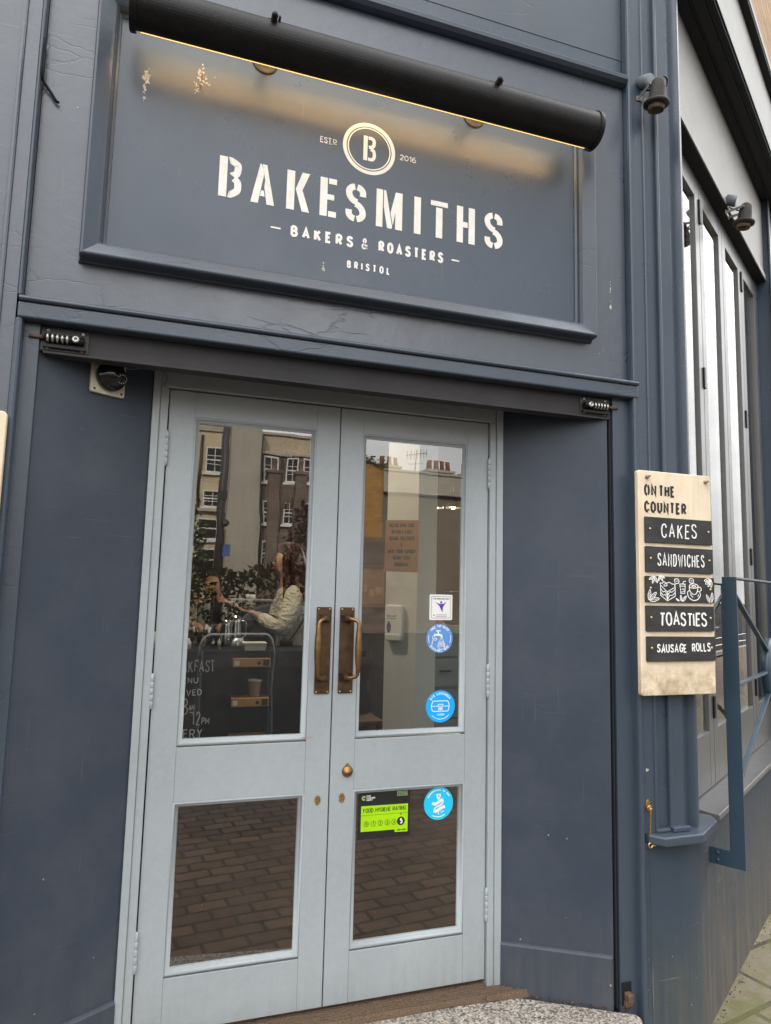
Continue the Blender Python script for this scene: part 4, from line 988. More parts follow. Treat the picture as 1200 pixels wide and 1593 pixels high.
for i, (u0, u1, v0, v1) in enumerate(SLATS):
    mb = MB(); base = round_rect(u0, u1, v0, v1, .003, 2); pts = []
    for j, (a, b) in enumerate(base): pts.append((a+rt.uniform(-.0009, .0009), b+rt.uniform(-.0009, .0009)))
    mb.plate(pts, PB, .0004, .0085); sl = link('slat', mb, M['slate'], MBD, .0012)
    slat_objs.append(sl); plabel(sl, ['black slat chalked CAKES', 'black slat chalked SANDWICHES', 'black slat with white doodles of cake and coffee', 'black slat chalked TOASTIES', 'black slat chalked SAUSAGE ROLLS'][i])
    for u in (u0+.021, u1-.019):
        mb = MB(); mb.lathe([(.0052, 0), (.0048, .0016), (.0025, .0026), (0, .0028)], PB(u, (v0+v1)/2+.003, .0086), (0, -1, 0), 14); link('screw', mb, M['screw'], sl)
PSL = front(-.2987)
def chalk(i, t, u, v, h, w, fit, gap=.26, jit=.035, seed=1):
    mb = MB(); text(mb, t, u, v, h, w, PSL, .0001, xs=.9, gap=gap, fit=fit, jit=jit, rnd=random.Random(seed)); link('lettering', mb, M['chalk'], slat_objs[i])
chalk(0, 'CAKES', 1.813, 1.6495, .0560, .0052, .168, .34, .05, 3)
chalk(1, 'SANDWICHES', 1.793, 1.5395, .0490, .0046, .222, .42, .03, 5)
chalk(3, 'TOASTIES', 1.796, 1.3145, .0525, .0068, .222, .24, .04, 8)
chalk(4, 'SAUSAGE', 1.7815, 1.2150, .0330, .0050, .138, .30, .06, 2); chalk(4, 'ROLLS', 1.944, 1.2180, .0330, .0050, .088, .30, .06, 9)
mb = MB()       # doodles on the third slat, 0..1 over the slat
u0, u1, v0, v1 = SLATS[2]; DW, DH = u1-u0, v1-v0
layer = [0]
def dd(pts, w=.0028, sm=True):
    q = [(u0+DW*a, v0+DH*b) for a, b in pts]; layer[0] += 1
    mb.ribbon(catmull(q, 4) if sm else q, w, PSL, .0001+.0001*(layer[0] % 8))
dd([(.205, .66), (.30, .40), (.41, .58), (.41, .66)], .0026, False); dd([(.205, .66), (.205, .26), (.30, .06), (.415, .24), (.415, .66)], .003, False); dd([(.30, .40), (.30, .06)], .003, False)
for k in (.50, .37): dd([(.205, k+.02), (.24, k-.10), (.27, k-.08), (.30, k-.24), (.335, k-.10), (.37, k-.10), (.415, k+.02)], .0026)
dd([(.205, .66), (.20, .74), (.235, .73), (.25, .80), (.29, .74), (.33, .77), (.37, .71), (.415, .71), (.41, .66)], .0028); dd([(.25, .66), (.275, .72), (.30, .66), (.27, .62), (.25, .66)], .0026)
dd([(.485, .72), (.565, .72), (.555, .36), (.50, .36), (.485, .72)], .003, False); dd([(.485, .64), (.565, .64)], .0026, False); dd([(.53, .73), (.54, .82), (.575, .84)], .0032, False); dd([(.51, .5), (.535, .54), (.545, .44), (.51, .42)], .002)
for c in ((.44, .83), (.655, .86)): dd([(c[0]-.03, c[1]+.05), (c[0], c[1]+.09), (c[0]+.03, c[1]+.04), (c[0]+.026, c[1]-.08), (c[0]-.02, c[1]-.08), (c[0]-.03, c[1]+.05)], .003); dd([(c[0]-.012, c[1]+.01), (c[0]+.014, c[1]-.01)], .003, False)
dd([(.625, .66), (.655, .73), (.70, .74), (.745, .70), (.755, .63), (.72, .58), (.67, .575), (.63, .61), (.625, .66)], .003); dd([(.66, .66), (.70, .68), (.72, .64), (.68, .62), (.66, .66)], .0028)
dd([(.625, .66), (.63, .48), (.665, .35), (.70, .33), (.735, .40), (.755, .63)], .0032); dd([(.755, .62), (.79, .60), (.80, .50), (.765, .45), (.745, .47)], .003)
dd([(.625, .48), (.595, .40), (.61, .22), (.655, .12), (.70, .09), (.75, .15), (.785, .30), (.775, .43)], .0034); dd([(.635, .36), (.655, .26), (.675, .22)], .0028); dd([(.745, .24), (.76, .33)], .0028)
def leafd(cx, cy, ang, L, wd=.30):
    a = rad(ang); out = []
    for t, s in ((0, 0), (.35, .5), (.7, .42), (1, 0), (.7, -.42), (.35, -.5), (0, 0)):
        x = t*L*math.cos(a)-s*L*wd*math.sin(a); y = t*L*math.sin(a)+s*L*wd*math.cos(a); out.append((cx+x, cy+y*DW/DH))
    dd(out, .0026); dd([(cx+.2*L*math.cos(a), cy+.2*L*math.sin(a)*DW/DH), (cx+.75*L*math.cos(a), cy+.75*L*math.sin(a)*DW/DH)], .0016, False)
leafd(.035, .08, 82, .12); leafd(.05, .07, 45, .13); leafd(.055, .05, 12, .13)
leafd(.47, .06, 150, .055); leafd(.50, .06, 95, .07); leafd(.52, .05, 48, .085)
leafd(.925, .03, 118, .10); leafd(.955, .04, 86, .11)
for a in (205, 250, 300): leafd(.12, .98, a, .085)
for a in (250, 300, 340): leafd(.20, 1.02, a, .07)
for a in (190, 215, 245, 275): leafd(.945, .93, a, .095, .38)
link('doodle', mb, M['chalk'], slat_objs[2])

NB = thing('notice_board', 'pale wooden board with rounded corners at the left edge on the left pilaster', 'notice board', (-.64, -.25, 1.06))
P2 = front(-.290); mb = MB(); mb.plate(round_rect(-.830, -.4365, 1.10, 1.905, .012), P2, -.020, 0); link('backboard', mb, M['ply'], NB, .003)
mb = MB(); mb.box(-.80, -.76, -.2695, -.2505, 1.15, 1.86); mb.box(-.56, -.52, -.2695, -.2505, 1.15, 1.86); link('batten', mb, M['ply'], NB)
for i in range(4):
    mb = MB(); mb.plate(round_rect(-.805, -.49, 1.22+.12*i, 1.32+.12*i, .003, 2), P2, .0004, .0085); link('slat', mb, M['slate'], NB, .0012)

# ================================================================== SECURITY CAMERA on the left reveal
SCM = thing('security_camera', 'black dome camera on a square cream plate under the shutter', 'camera', PL(.175, 2.09, 0))
Lr = (Vector((-.384, -.206))-Vector((-.052, -.010))).length
mb = MB(); mb.plate(round_rect(.112, .226, 2.030, 2.146, .008), PL, .0003, .014); link('back_plate', mb, M['cream'], SCM, .0025)
for u in (.124, .214):
    for v in (2.042, 2.134): 
        mb = MB(); mb.lathe([(.0035, 0), (.0035, .001), (0, .0012)], PL(u, v, .0142), Vector(PL(0, 0, 1))-Vector(PL(0, 0, 0)), 10); link('screw', mb, M['dark'], SCM)
nl = (Vector(PL(0, 0, 1))-Vector(PL(0, 0, 0))).normalized()
mb = MB(); mb.lathe([(.048, 0), (.048, .016), (.045, .022), (.041, .026), (.036, .040), (.026, .050), (.012, .056), (0, .057)], PL(.166, 2.090, .014), nl, 32); dm = link('dome', mb, M['dome'], SCM)
mb = MB(); cc = Vector(PL(.150, 2.080, .060)); axd = Vector((.28, -.86, -.42)).normalized(); mb.lathe([(.021, -.020), (.021, .006), (.018, .010), (.010, .010), (.009, .006), (0, .006)], cc, axd, 24); link('lens', mb, M['black'], SCM)
mb = MB(); ua = axd.cross(Vector((0, 0, 1))).normalized(); wa = axd.cross(ua)
for k in range(12): mb.lathe([(.0022, 0), (.0018, .0014), (0, .002)], cc+axd*.0100+(ua*math.cos(k*math.pi/6)+wa*math.sin(k*math.pi/6))*.0142, axd, 8)
ld = link('infrared_ring', mb, M['led'], dm)
mb = MB(); mb.tube(catmull([PL(.112, 2.135, .006), PL(.08, 2.140, .010), PL(.045, 2.150, .016), (-.028, -.030, 2.152), (-.012, -.022, 2.130), (-.020, -.021, 2.105)], 5), .0018, 6); link('cable', mb, M['cobweb'], SCM)

# ================================================================== ROLLER SHUTTER
RS = thing('roller_shutter', 'grimy raised roller shutter with a spring bolt at each end above the doors', 'shutter', (.63, -.215, 2.109))
mb = MB(); mb.box(-.4055, 1.654, -.214, -.178, 2.117, 2.196); mb.box(-.37, 1.645, -.222, -.170, 2.109, 2.1168); link('bottom_rail', mb, M['steel'], RS, .0015)
mb = MB(); mb.box(1.6435, 1.6555, -.205, -.180, -.04, 2.108); mb.box(1.6435, 1.6475, -.220, -.2055, -.04, 2.108); link('guide_rail', mb, M['navy_deep'], RS, .001)
mb = MB(); mb.box(-.3835, -.3815, -.222, -.19, -.04, 2.108); link('guide_rail', mb, M['soffit'], RS)
mb = MB(); mb.box(1.664, 1.694, -.2445, -.2288, -.032, -.012); mb.box(1.667, 1.691, -.256, -.2288, -.0118, .016); link('floor_catch', mb, M['rust'], RS, .003)
mb = MB(); mb.box(1.660, 1.700, -.2285, -.2243, -.03, .045); link('catch_plate', mb, M['soffit'], RS, .001)
def bolt(xc, sg):
    mb = MB(); PF = front(-.2142)
    mb.plate(round_rect(xc-.066, xc+.066, 2.121, 2.190, .004), PF, 0, .003); b = link('bolt', mb, M['steel_dark'] if 'steel_dark' in M else M['steel'], RS)
    mb = MB(); mb.cyl(PF(xc-.055*1, 2.156, .014), PF(xc+.055, 2.156, .014), .0115, n=18); mb.box(xc-.06, xc+.06, -.2285, -.2172, 2.1275, 2.1365); link('barrel', mb, M['black'], b)
    mb = MB(); mb.cyl(PF(xc+sg*.055, 2.156, .014), PF(xc+sg*.098, 2.156, .014), .0060, n=12); link('pin', mb, M['rust'], b)
    mb = MB(); pts = []
    for k in range(5):
        u = xc+sg*(.046-.0135*k); mb.lathe([(.0120, 0), (.0142, .0018), (.0142, .0048), (.0120, .0066)], PF(u-.0033, 2.156, .014), (1, 0, 0), 18, close=False)
    link('spring', mb, M['zinc'], b)
    for u, v in ((-.045, 2.129), (-.045, 2.182), (.045, 2.129), (.045, 2.182)):
        mb = MB(); mb.lathe([(.0052, 0), (.0050, .002), (.0025, .003), (.0024, .001), (0, .001)], PF(xc+u*1.08, v, .003), (0, -1, 0), 12); link('screw', mb, M['zinc'], b)
    mb = MB(); mb.lathe([(.0105, .0), (.0105, .006), (.005, .008), (.004, .003), (0, .003)], PF(xc-sg*.032, 2.156, .024), (0, -1, 0), 16); link('key_collar', mb, M['zinc'], b)
bolt(-.312, -1); bolt(1.578, 1)

# ================================================================== CABIN HOOK on the pilaster
CH = thing('cabin_hook', 'brass cabin hook and eye hanging beside the pilaster ledge', 'hook', (1.766, -.25, .59))
PH = front(-.2502)
mb = MB(); mb.plate([(1.7665+.0105*math.cos(a), .657+.020*math.sin(a)) for a in [2*math.pi*i/20 for i in range(20)]], PH, 0, .003); link('eye_plate', mb, M['brass'], CH, .001)
mb = MB(); mb.tube(ring_pts_3d := [PH(1.7665+.0085*math.cos(rad(a)), .648+.0085*math.sin(rad(a)), .010) for a in range(0, 361, 30)], .0026, 8); link('eye', mb, M['brass'], CH)
mb = MB(); mb.tube(catmull([PH(1.7665, .652, .012), PH(1.7668, .640, .014), PH(1.7675, .60, .012), PH(1.7672, .545, .010), PH(1.7668, .526, .012)], 5), .0033, 10)
mb.tube([PH(1.7668+.0085*math.cos(rad(a)), .5185+.0085*math.sin(rad(a)), .012) for a in range(0, 361, 30)], .0030, 8); mb.tube(catmull([PH(1.7745, .5165, .013), PH(1.785, .5185, .016), PH(1.795, .5245, .014)], 4), .0030, 8); mb.cyl(PH(1.7745, .517, .001), PH(1.7745, .517, .014), .003, n=8); link('hook_rod', mb, M['brass'], CH)

# ================================================================== WINDOW RAILING on the side street
WR = thing('window_railing', 'blue steel railing with crossed braces and a centre disc before the side windows', 'railing', SW(1.2, .10, .36))
S0, S1 = .236, 1.988; OA, OB = .076, .131
def bar(mb, a, b, w, o0, o1):     # flat bar in the railing plane from (s,z) a to b
    a, b = Vector(a), Vector(b); d = (b-a).normalized(); nn = Vector((-d.y, d.x))*w/2
    p = [a-nn, b-nn, b+nn, a+nn]; mb.hexa([SW(x.x, o0, x.y) for x in p]+[SW(x.x, o1, x.y) for x in p])
for sA in (S0, S1):
    mb = MB()
    L = [(-.001, .362), (OB, .362), (OB, 1.512), (OA, 1.512), (OA, .425), (-.001, .425)]
    vs = [SW(s, o, z) for s in (sA-.004, sA+.004) for o, z in L]; n = 6
    mb.add(vs, [(i, (i+1) % n, n+(i+1) % n, n+i) for i in range(n)]+[(0, 1, 4, 5), (1, 2, 3, 4), (6, 11, 10, 7), (7, 10, 9, 8)]); link('post', mb, M['rail'], WR, .0015)
for sA in (S0, S1):
    for zz in (.380, .408):
        mb = MB(); mb.lathe([(.0075, 0), (.0072, .003), (.003, .0045), (0, .005)], SW(sA-.0042, .030, zz), -DV, 12); link('bolt', mb, M['rail'], WR)
mb = MB(); mb.box(S0+.0042, S1-.0042, OA, OB, 1.504, 1.512, T); link('top_rail', mb, M['rail'], WR, .001)
cs, cz_ = 1.112, 1.07
for a, b in (((S0+.004, 1.475), (cs-.10, 1.165)), ((S0+.004, 1.068), (cs-.13, 1.068)), ((S0+.004, .66), (cs-.10, .965)), ((S1-.004, 1.475), (cs+.10, 1.165)), ((S1-.004, 1.068), (cs+.13, 1.068)), ((S1-.004, .66), (cs+.10, .965))):
    mb = MB(); bar(mb, a, b, .011, OA+.016, OB-.018); link('brace', mb, M['rail'], WR, .001)
mb = MB(); c0 = Vector(SW(cs, OA+.006, cz_)); mb.lathe([(0, 0), (.158, 0), (.158, .030), (.150, .036), (0, .040)], c0, NV, 36); link('centre_disc', mb, M['rail'], WR)

# ================================================================== DOORMAT
DMt = thing('doormat', 'ribbed brown coir matting in the recess before the pale grey doors', 'doormat', (.6, -.06, -.036))
mb = MB(); rm = random.Random(3); y = .030
while y > -.094:
    d_ = max(0, -.012-y); lo = -.040-d_*1.55; hi = 1.279+d_*1.62
    cut = lambda x: -.062-.004*math.sin(x*3)-max(0, x-1.10)*.075-.003*math.sin(x*17)
    x = lo if y < -.012 else -.002; hi = hi if y < -.012 else 1.231
    while x < hi-.01:
        x2 = min(hi, x+rm.uniform(.05, .09)); yy = y+rm.uniform(-.0006, .0006)
        if yy > cut((x+x2)/2)+rm.uniform(-.002, .002):
            zt = -.0125+rm.uniform(-.0016, .0016); mb.hexa([(x, yy-.0046, -.030), (x2, yy-.0046, -.030), (x2, yy+.0046, -.030), (x, yy+.0046, -.030), (x, yy-.0020, zt), (x2, yy-.0020, zt), (x2, yy+.0020, zt), (x, yy+.0020, zt)])
        x = x2
    y -= .0125
link('pile', mb, M['coir'], DMt)
mb = MB(); mb.prism([(-.002, .034), (-.002, -.013), (-.045, -.013), (-.118, -.060), (.4, -.064), (1.10, -.060), (1.36, -.080), (1.385, -.076), (1.279, -.013), (1.231, -.013), (1.231, .034)], -.0358, -.0285); link('backing', mb, M['coir'], DMt)
# dead leaves and grit gathered in the corners
mb = MB(); rg = random.Random(21)
for k in range(420):
    t = rg.random(); which = rg.random()
    if which < .45: p = Vector(PR(rg.random()*Lr, 0, .004+abs(rg.gauss(0, .010)))); z = -.036
    elif which < .6: p = Vector((1.66+rg.random()*.09, -.235-abs(rg.gauss(0, .012)), 0)); z = -.036 if p.x < 1.69 else GZ
    else: s = rg.uniform(-.15, 3.5); p = Vector(SW(max(s, .05), .004+abs(rg.gauss(0, .022)), 0)); z = GZ+.006
    r = rg.uniform(.0015, .006); a = rg.uniform(0, 6.3); up = rg.uniform(.001, .006)
    pts = [(p.x+r*math.cos(a+q)*(1 if i % 2 else .5), p.y+r*math.sin(a+q)*(1 if i % 2 else .5), z+up*(i % 2)) for i, q in enumerate((0, 1.57, 3.14, 4.71))]
    top = [(x, y, zz+.0015) for x, y, zz in pts]; mb.hexa(pts+top)
o = link('leaf_litter', mb, M['debris']); o['kind'] = 'stuff'

# ================================================================== STICKERS ON THE DOOR GLASS
GP = front(.0156)
def sticker(name, label, poly, mat, loc):
    t = thing(name, label, 'sticker', GP(loc[0], loc[1], 0)); mb = MB(); mb.plate(poly, GP, .0002, .0008); link('backing', mb, M[mat], t); return t
def circle_sticker(label, cu, cv, r, mat): return sticker('round_sticker', label, disc_poly(cu, cv, r), mat, (cu, cv-r))
D = .0009
st = sticker('square_sticker', 'white square sticker with a purple figure on the right door glass', round_rect(.9915, 1.0865, 1.3145, 1.4115, .005), 'white_st', (1.039, 1.3145))
mb = MB(); zig = []
for i in range(23): zig.append((.998+.082*i/22, 1.4055-.003*(i % 2)))
for i in range(1, 23): zig.append((1.080-.003*(i % 2), 1.4055-.085*i/22))
for i in range(1, 23): zig.append((1.080-.082*i/22, 1.3205+.003*(i % 2)))
for i in range(1, 23): zig.append((.998+.003*(i % 2), 1.3205+.085*i/22))
mb.ribbon(zig, .0011, GP, D)
for k, v in enumerate((1.333, 1.3265)):
    for j in range(9): mb.plate([(1.020+.005*j, v), (1.0235+.005*j, v), (1.0235+.005*j, v+.0026), (1.020+.005*j, v+.0026)], GP, D, D+.0003)
text(mb, 'THE GOOD LOO PASS', 1.0065, 1.3925, .0060, .0011, GP, D, fit=.065); link('border', mb, M['grey_ink'], st)
mb = MB(); mb.plate([(1.0145, 1.3835), (1.0300, 1.3765), (1.0385, 1.376), (1.0485, 1.3770), (1.0625, 1.3845), (1.0520, 1.3715), (1.0470, 1.3615), (1.0455, 1.3440), (1.0395, 1.3535), (1.0320, 1.3680)], GP, D, D+.0004); mb.plate(disc_poly(1.0395, 1.3820, .0042, 18), GP, D+.0002, D+.0006); mb.plate(disc_poly(1.0105, 1.3325, .0028, 10), GP, D, D+.0003); link('emblem', mb, M['purple'], st)

st = circle_sticker('soft blue round sticker with a dripping white tap', 1.0355, 1.2450, .0545, 'blue_pale')
mb = MB(); cu, cv = 1.0355, 1.2450
text_arc(mb, 'FREE TAP WATER', cu, cv, .0462, 90, .0100, .0019, GP, D, 96); text_arc(mb, 'AVAILABLE HERE', cu, cv, .0462, 270, .0100, .0019, GP, D, 100, top=False)
mb.ribbon(ring_pts(cu, cv, .0455, 165, 200, 10), .0024, GP, D); mb.ribbon(ring_pts(cu, cv, .0455, -22, 16, 10), .0024, GP, D); mb.plate(disc_poly(cu+.041, cv+.021, .0014, 10), GP, D, D+.0003)
def r2(pts, w, k=0): mb.ribbon(catmull([(cu+a, cv+b) for a, b in pts], 5), w, GP, D+.0001*k)
r2([(-.021, .0125), (-.012, .0130), (.001, .0130), (.0075, .0090), (.0085, .0030)], .0082, 0); r2([(-.0065, .016), (-.0065, .026)], .0055, 2); r2([(-.016, .0285), (.003, .0285)], .0045, 3); mb.plate([(cu-.0235, cv+.006), (cu-.0205, cv+.006), (cu-.0205, cv+.019), (cu-.0235, cv+.019)], GP, D+.0004, D+.0007)
r2([(-.022, .012), (-.030, .004), (-.026, -.006), (-.014, -.006), (-.014, .000), (-.023, -.001), (-.030, -.012), (-.033, -.028), (-.041, -.033)], .0028, 4)
drop = catmull([(cu+.0075, cv+.001), (cu+.018, cv-.018), (cu+.022, cv-.029), (cu+.016, cv-.039), (cu+.0065, cv-.0415), (cu-.004, cv-.037), (cu-.0075, cv-.027), (cu-.002, cv-.013), (cu+.0075, cv+.001)], 5)
mb.ribbon(drop, .0021, GP, D+.0005)
for a in (-.004, .0005, .005, .0095, .014, .018): r2([(a, -.033), (a+.001, -.027), (a*.75+.003, -.017)], .0019, 6)
for a in (-.002, .003, .008, .0125): r2([(a+.002, -.022), (a*.7+.0045, -.010)], .0014, 7)
link('print', mb, M['white_st'], st)

st = circle_sticker('bright blue round sticker with a white lunchbox outline', 1.0430, .9905, .0590, 'blue_bright')
mb = MB(); cu, cv = 1.0430, .9905
text_arc(mb, 'BYO LUNCHBOX', cu, cv, .0480, 92, .0098, .0019, GP, D, 106)
mb.ribbon([(cu+a, cv+b) for a, b in ((-.030, .020), (.028, .020), (.033, .014), (.036, .002), (.033, -.012), (.029, -.018), (-.031, -.018), (-.035, -.012), (-.037, .002), (-.034, .014), (-.030, .020))], .0030, GP, D)
mb.plate([(cu-.0375, cv-.0005), (cu+.0365, cv-.0005), (cu+.0365, cv+.0020), (cu-.0375, cv+.0020)], GP, D+.0004, D+.0007); mb.ribbon([(cu-.010, cv+.0025), (cu-.010, cv+.008), (cu+.009, cv+.008), (cu+.009, cv+.0025)], .0026, GP, D+.0008)
for k in range(3): mb.plate([(cu-.0095, cv-.0060-.0038*k), (cu+.0085, cv-.0060-.0038*k), (cu+.0085, cv-.0034-.0038*k), (cu-.0095, cv-.0034-.0038*k)], GP, D+.0003, D+.0006)
r2([(-.014, -.028), (-.010, -.033), (-.008, -.027), (-.003, -.033), (-.001, -.027), (.003, -.033), (.005, -.026), (.008, -.034), (.012, -.027), (.015, -.033)], .0016, 3)
mb.ribbon(ring_pts(cu, cv, .0470, 222, 318, 24), .0019, GP, D); link('print', mb, M['white_st'], st)

st = circle_sticker('cyan round sticker with a white ribbon wound round a fork on the lower pane', 1.0410, .6370, .0585, 'cyan')
mb = MB(); cu, cv = 1.0410, .6370
for i in range(17):
    a = 150-118*i/16
    if i in (10, 13): continue
    mb.ribbon(ring_pts(cu, cv, .0485, a+2.6, a-2.6, 3), .0052, GP, D)
mb.ribbon(ring_pts(cu, cv, .0480, 238, 302, 16), .0028, GP, D)
r2([(-.026, .002), (-.012, -.001), (.008, .0095), (.017, .014)], .0105, 0); r2([(.0175, .013), (.015, .000), (.004, -.008), (-.010, -.013), (-.018, -.022)], .0052, 2); r2([(-.020, -.025), (-.008, -.027), (.012, -.016), (.026, -.013)], .0108, 4)
mb.plate([(cu-.009, cv+.034), (cu+.009, cv+.034), (cu+.007, cv+.022), (cu+.001, cv+.015), (cu-.003, cv+.015), (cu-.008, cv+.022)], GP, D, D+.0003); r2([(0, .016), (0, .009)], .003, 5); r2([(0, -.031), (0, -.039)], .0028, 5); r2([(.008, -.029), (.013, -.033), (.016, -.027), (.021, -.031)], .002, 6)
link('print', mb, M['white_st'], st)
mb = MB(); mb.plate([(cu-.0030, cv+.031), (cu+.0030, cv+.031), (cu+.0020, cv+.022), (cu-.0020, cv+.022)], GP, D+.0006, D+.0009); link('shield_mark', mb, M['ink_green'], st)

st = sticker('hygiene_sticker', 'black and lime green food hygiene rating five sticker on the lower pane', round_rect(.7290, .9270, .5330, .6950, .002), 'card_black', (.828, .533))
mb = MB(); mb.plate([(.7395, .5600), (.8680, .5585), (.8690, .5495), (.9190, .5480), (.9190, .6460), (.7395, .6480)], GP, D, D+.0002); link('green_panel', mb, M['lime'], st)
mb = MB(); text(mb, 'FOOD HYGIENE RATING', .7475, .6250, .0145, .0017, GP, D+.0004, fit=.163, gap=.2); mb.plate([(.7397, .6150), (.9188, .6140), (.9188, .6148), (.7397, .6158)], GP, D+.0004, D+.0006); mb.plate([(.888, .6125), (.896, .6125), (.892, .6075)], GP, D+.0004, D+.0006)
for i, c in enumerate('01234'):
    x = .7605+.0263*i; mb.ribbon(ring_pts(x, .5855, .0090, n=24), .0010, GP, D+.0004); text_mid(mb, c, x, .5805, .0100, .0014, GP, D+.0004)
mb.plate(disc_poly(.8925, .5865, .0150, 28), GP, D+.0003, D+.0005); text(mb, 'VERY GOOD', .8790, .5535, .0048, .0009, GP, D+.0004, fit=.033); link('black_print', mb, M['card_black'], st)
mb = MB(); text_mid(mb, '5', .8925, .5775, .0185, .0042, GP, D+.0007, xs=.95)
for i, t in enumerate(('FOOD', 'STANDARDS', 'AGENCY')): text(mb, t, .7585, .6795-.0068*i, .0052, .0011, GP, D, fit=(.016, .033, .024)[i])
link('white_print', mb, M['white_st'], st)
mb = MB(); mb.ribbon(ring_pts(.7485, .6755, .0055, 20, 320, 20), .0050, GP, D)
for k in range(4): 
    for j in range(7): mb.plate([(.8760+.006*j, .6890-.0045*k), (.8805+.006*j, .6890-.0045*k), (.8805+.006*j, .6915-.0045*k), (.8760+.006*j, .6915-.0045*k)], GP, D, D+.0003)
link('green_print', mb, M['ink_green'], st)
mb = MB()
for k in range(5): mb.ribbon([(.512+.008*k, .9005+.002*(k % 2)), (.522+.007*k, .9025-.002*(k % 3))], .0016, front(0), .0004+.0001*k)
link('crayon_scuff', mb, M['red_ink'], DL)

# ================================================================== INSIDE THE CAFE
# column sign and soap dispenser
cs_ = thing('card_sign', 'brown card sign with dark handwriting on the pale column inside the right door', 'sign', PC(.12, 1.556, 0))
mb = MB(); mb.plate([(-.012, 1.558), (.236, 1.553), (.243, 1.918), (-.006, 1.922)], PC, .001, .004); sc_ = link('card', mb, M['sign_card'], cs_)
mb = MB()
for i, t in enumerate(('PLEASE MAKE SURE', 'TO FIND A TABLE', 'BEFORE YOU ORDER', '&', 'HAVE YOUR NUMBER', 'READY WHEN', 'ORDERING')):
    wd = (.190, .160, .190, .012, .204, .130, .105)[i]; text_mid(mb, t, .115, 1.868-.0465*i, .029, .0068, PC, .0045, xs=.85, fit=wd)
link('lettering', mb, M['ink_dark'], sc_)
sd = thing('soap_dispenser', 'white soap dispenser with a blue drop window below the card sign', 'soap dispenser', PC(.085, 1.075, 0))
mb = MB(); mb.plate(round_rect(.022, .150, 1.085, 1.318, .022), PC, .001, .062); mb.plate(round_rect(.030, .142, 1.070, 1.12, .018), PC, .001, .075); link('case', mb, M['plastic_white'], sd, .012, 3)
mb = MB(); mb.plate([(.052+.016*math.sin(a)*(1 if math.cos(a) < .4 else .62), 1.166-.042*math.cos(a+math.pi)) for a in [2*math.pi*i/20 for i in range(20)]], PC, .0622, .0635); link('level_window', mb, M['blue_win'], sd)
mb = MB(); text(mb, 'SOAP', .035, 1.232, .016, .003, PC, .0622, fit=.07); mb.plate([(.035, 1.222), (.105, 1.222), (.105, 1.226), (.035, 1.226)], PC, .0622, .0632); link('lettering', mb, M['green_ink'], sd)
# counter with chalked front
CT = thing('counter', 'black serving counter with a chalked breakfast menu on its front', 'counter', (.2, 1.7, -.012))
mb = MB(); mb.box(-1.6, .425, 1.70, 2.02, -.012, 1.005); mb.box(.425, 1.22, 1.80, 2.02, -.012, 1.005); link('front', mb, M['counter'], CT, .003)
mb = MB(); mb.box(-1.62, 1.25, 1.685, 2.05, 1.0055, 1.045); link('top', mb, M['counter'], CT, .004)
PK = front(1.6985); mb = MB(); rk = random.Random(4)
def chal(t, xr, z, h, w, fit, jit=.04): text(mb, t, xr-fit, z, h, w, PK, .0001, xs=.9, gap=.28, fit=fit, jit=jit, rnd=rk)
chal('BREAKFAST', .338, .925, .066, .0058, .270); chal('MENU', .248, .862, .033, .0050, .125); chal('SERVED', .272, .794, .036, .0052, .175); chal('8', .200, .690, .092, .0055, .038); chal('AM', .236, .712, .034, .0045, .033)
chal('-', .228, .695, .012, .0045, .020); chal('12', .272, .630, .078, .0052, .048); chal('PM', .322, .632, .036, .0045, .044); chal('EVERY', .288, .556, .052, .0055, .185)
link('chalk_lettering', mb, M['chalk'], CT)
for i, z in enumerate((1.0045, .778, .556)):
    sh = thing('shelf_box', ['orange birch shelf at the counter edge with a white carton on it', 'orange birch shelf in the middle holding a brown paper cup', 'orange birch shelf lowest in the counter front'][i], 'shelf', (.54, 1.70, z-.05), 'birch shelves in the counter front')
    mb = MB(); mb.box(.437, .655, 1.665, 1.795, z-.050, z); link('board', mb, M['ply_orange'], sh, .003)
    mb = MB(); mb.box(.446, .474, 1.6635, 1.6648, z-.040, z-.014); link('price_label', mb, M['label_white'], sh)
    mb = MB(); mb.box(.612, .648, 1.6635, 1.6648, z-.044, z-.008); mb.lathe([(.011, 0), (.010, .0012), (0, .0013)], (.588, 1.6648, z-.026), (0, -1, 0), 12); link('stamp', mb, M['card_black'], sh)
pc_ = thing('paper_cup', 'brown paper takeaway cup on the middle counter shelf', 'cup', (.575, 1.72, .7785))
mb = MB(); mb.lathe([(0, .001), (.029, .001), (.029, .004), (.039, .090)], (.575, 1.72, .7785), (0, 0, 1), 24, close=False); link('sleeve', mb, M['kraft'], pc_)
mb = MB(); mb.lathe([(.0388, .0895), (.0412, .091), (.0412, .096), (.0385, .097), (.0375, .080)], (.575, 1.72, .7785), (0, 0, 1), 24, close=False); link('rim', mb, M['label_white'], pc_)
tc = thing('carton', 'white carton on the top birch shelf of the counter', 'carton', (.56, 1.72, 1.046))
mb = MB(); mb.hexa([(.505, 1.69, 1.046), (.625, 1.69, 1.046), (.625, 1.78, 1.046), (.505, 1.78, 1.046), (.498, 1.684, 1.084), (.632, 1.684, 1.084), (.632, 1.786, 1.084), (.498, 1.786, 1.084)]); link('tub', mb, M['label_white'], tc, .003)
mb = MB(); mb.box(.496, .634, 1.682, 1.788, 1.0845, 1.093); link('lid', mb, M['label_white'], tc, .002)
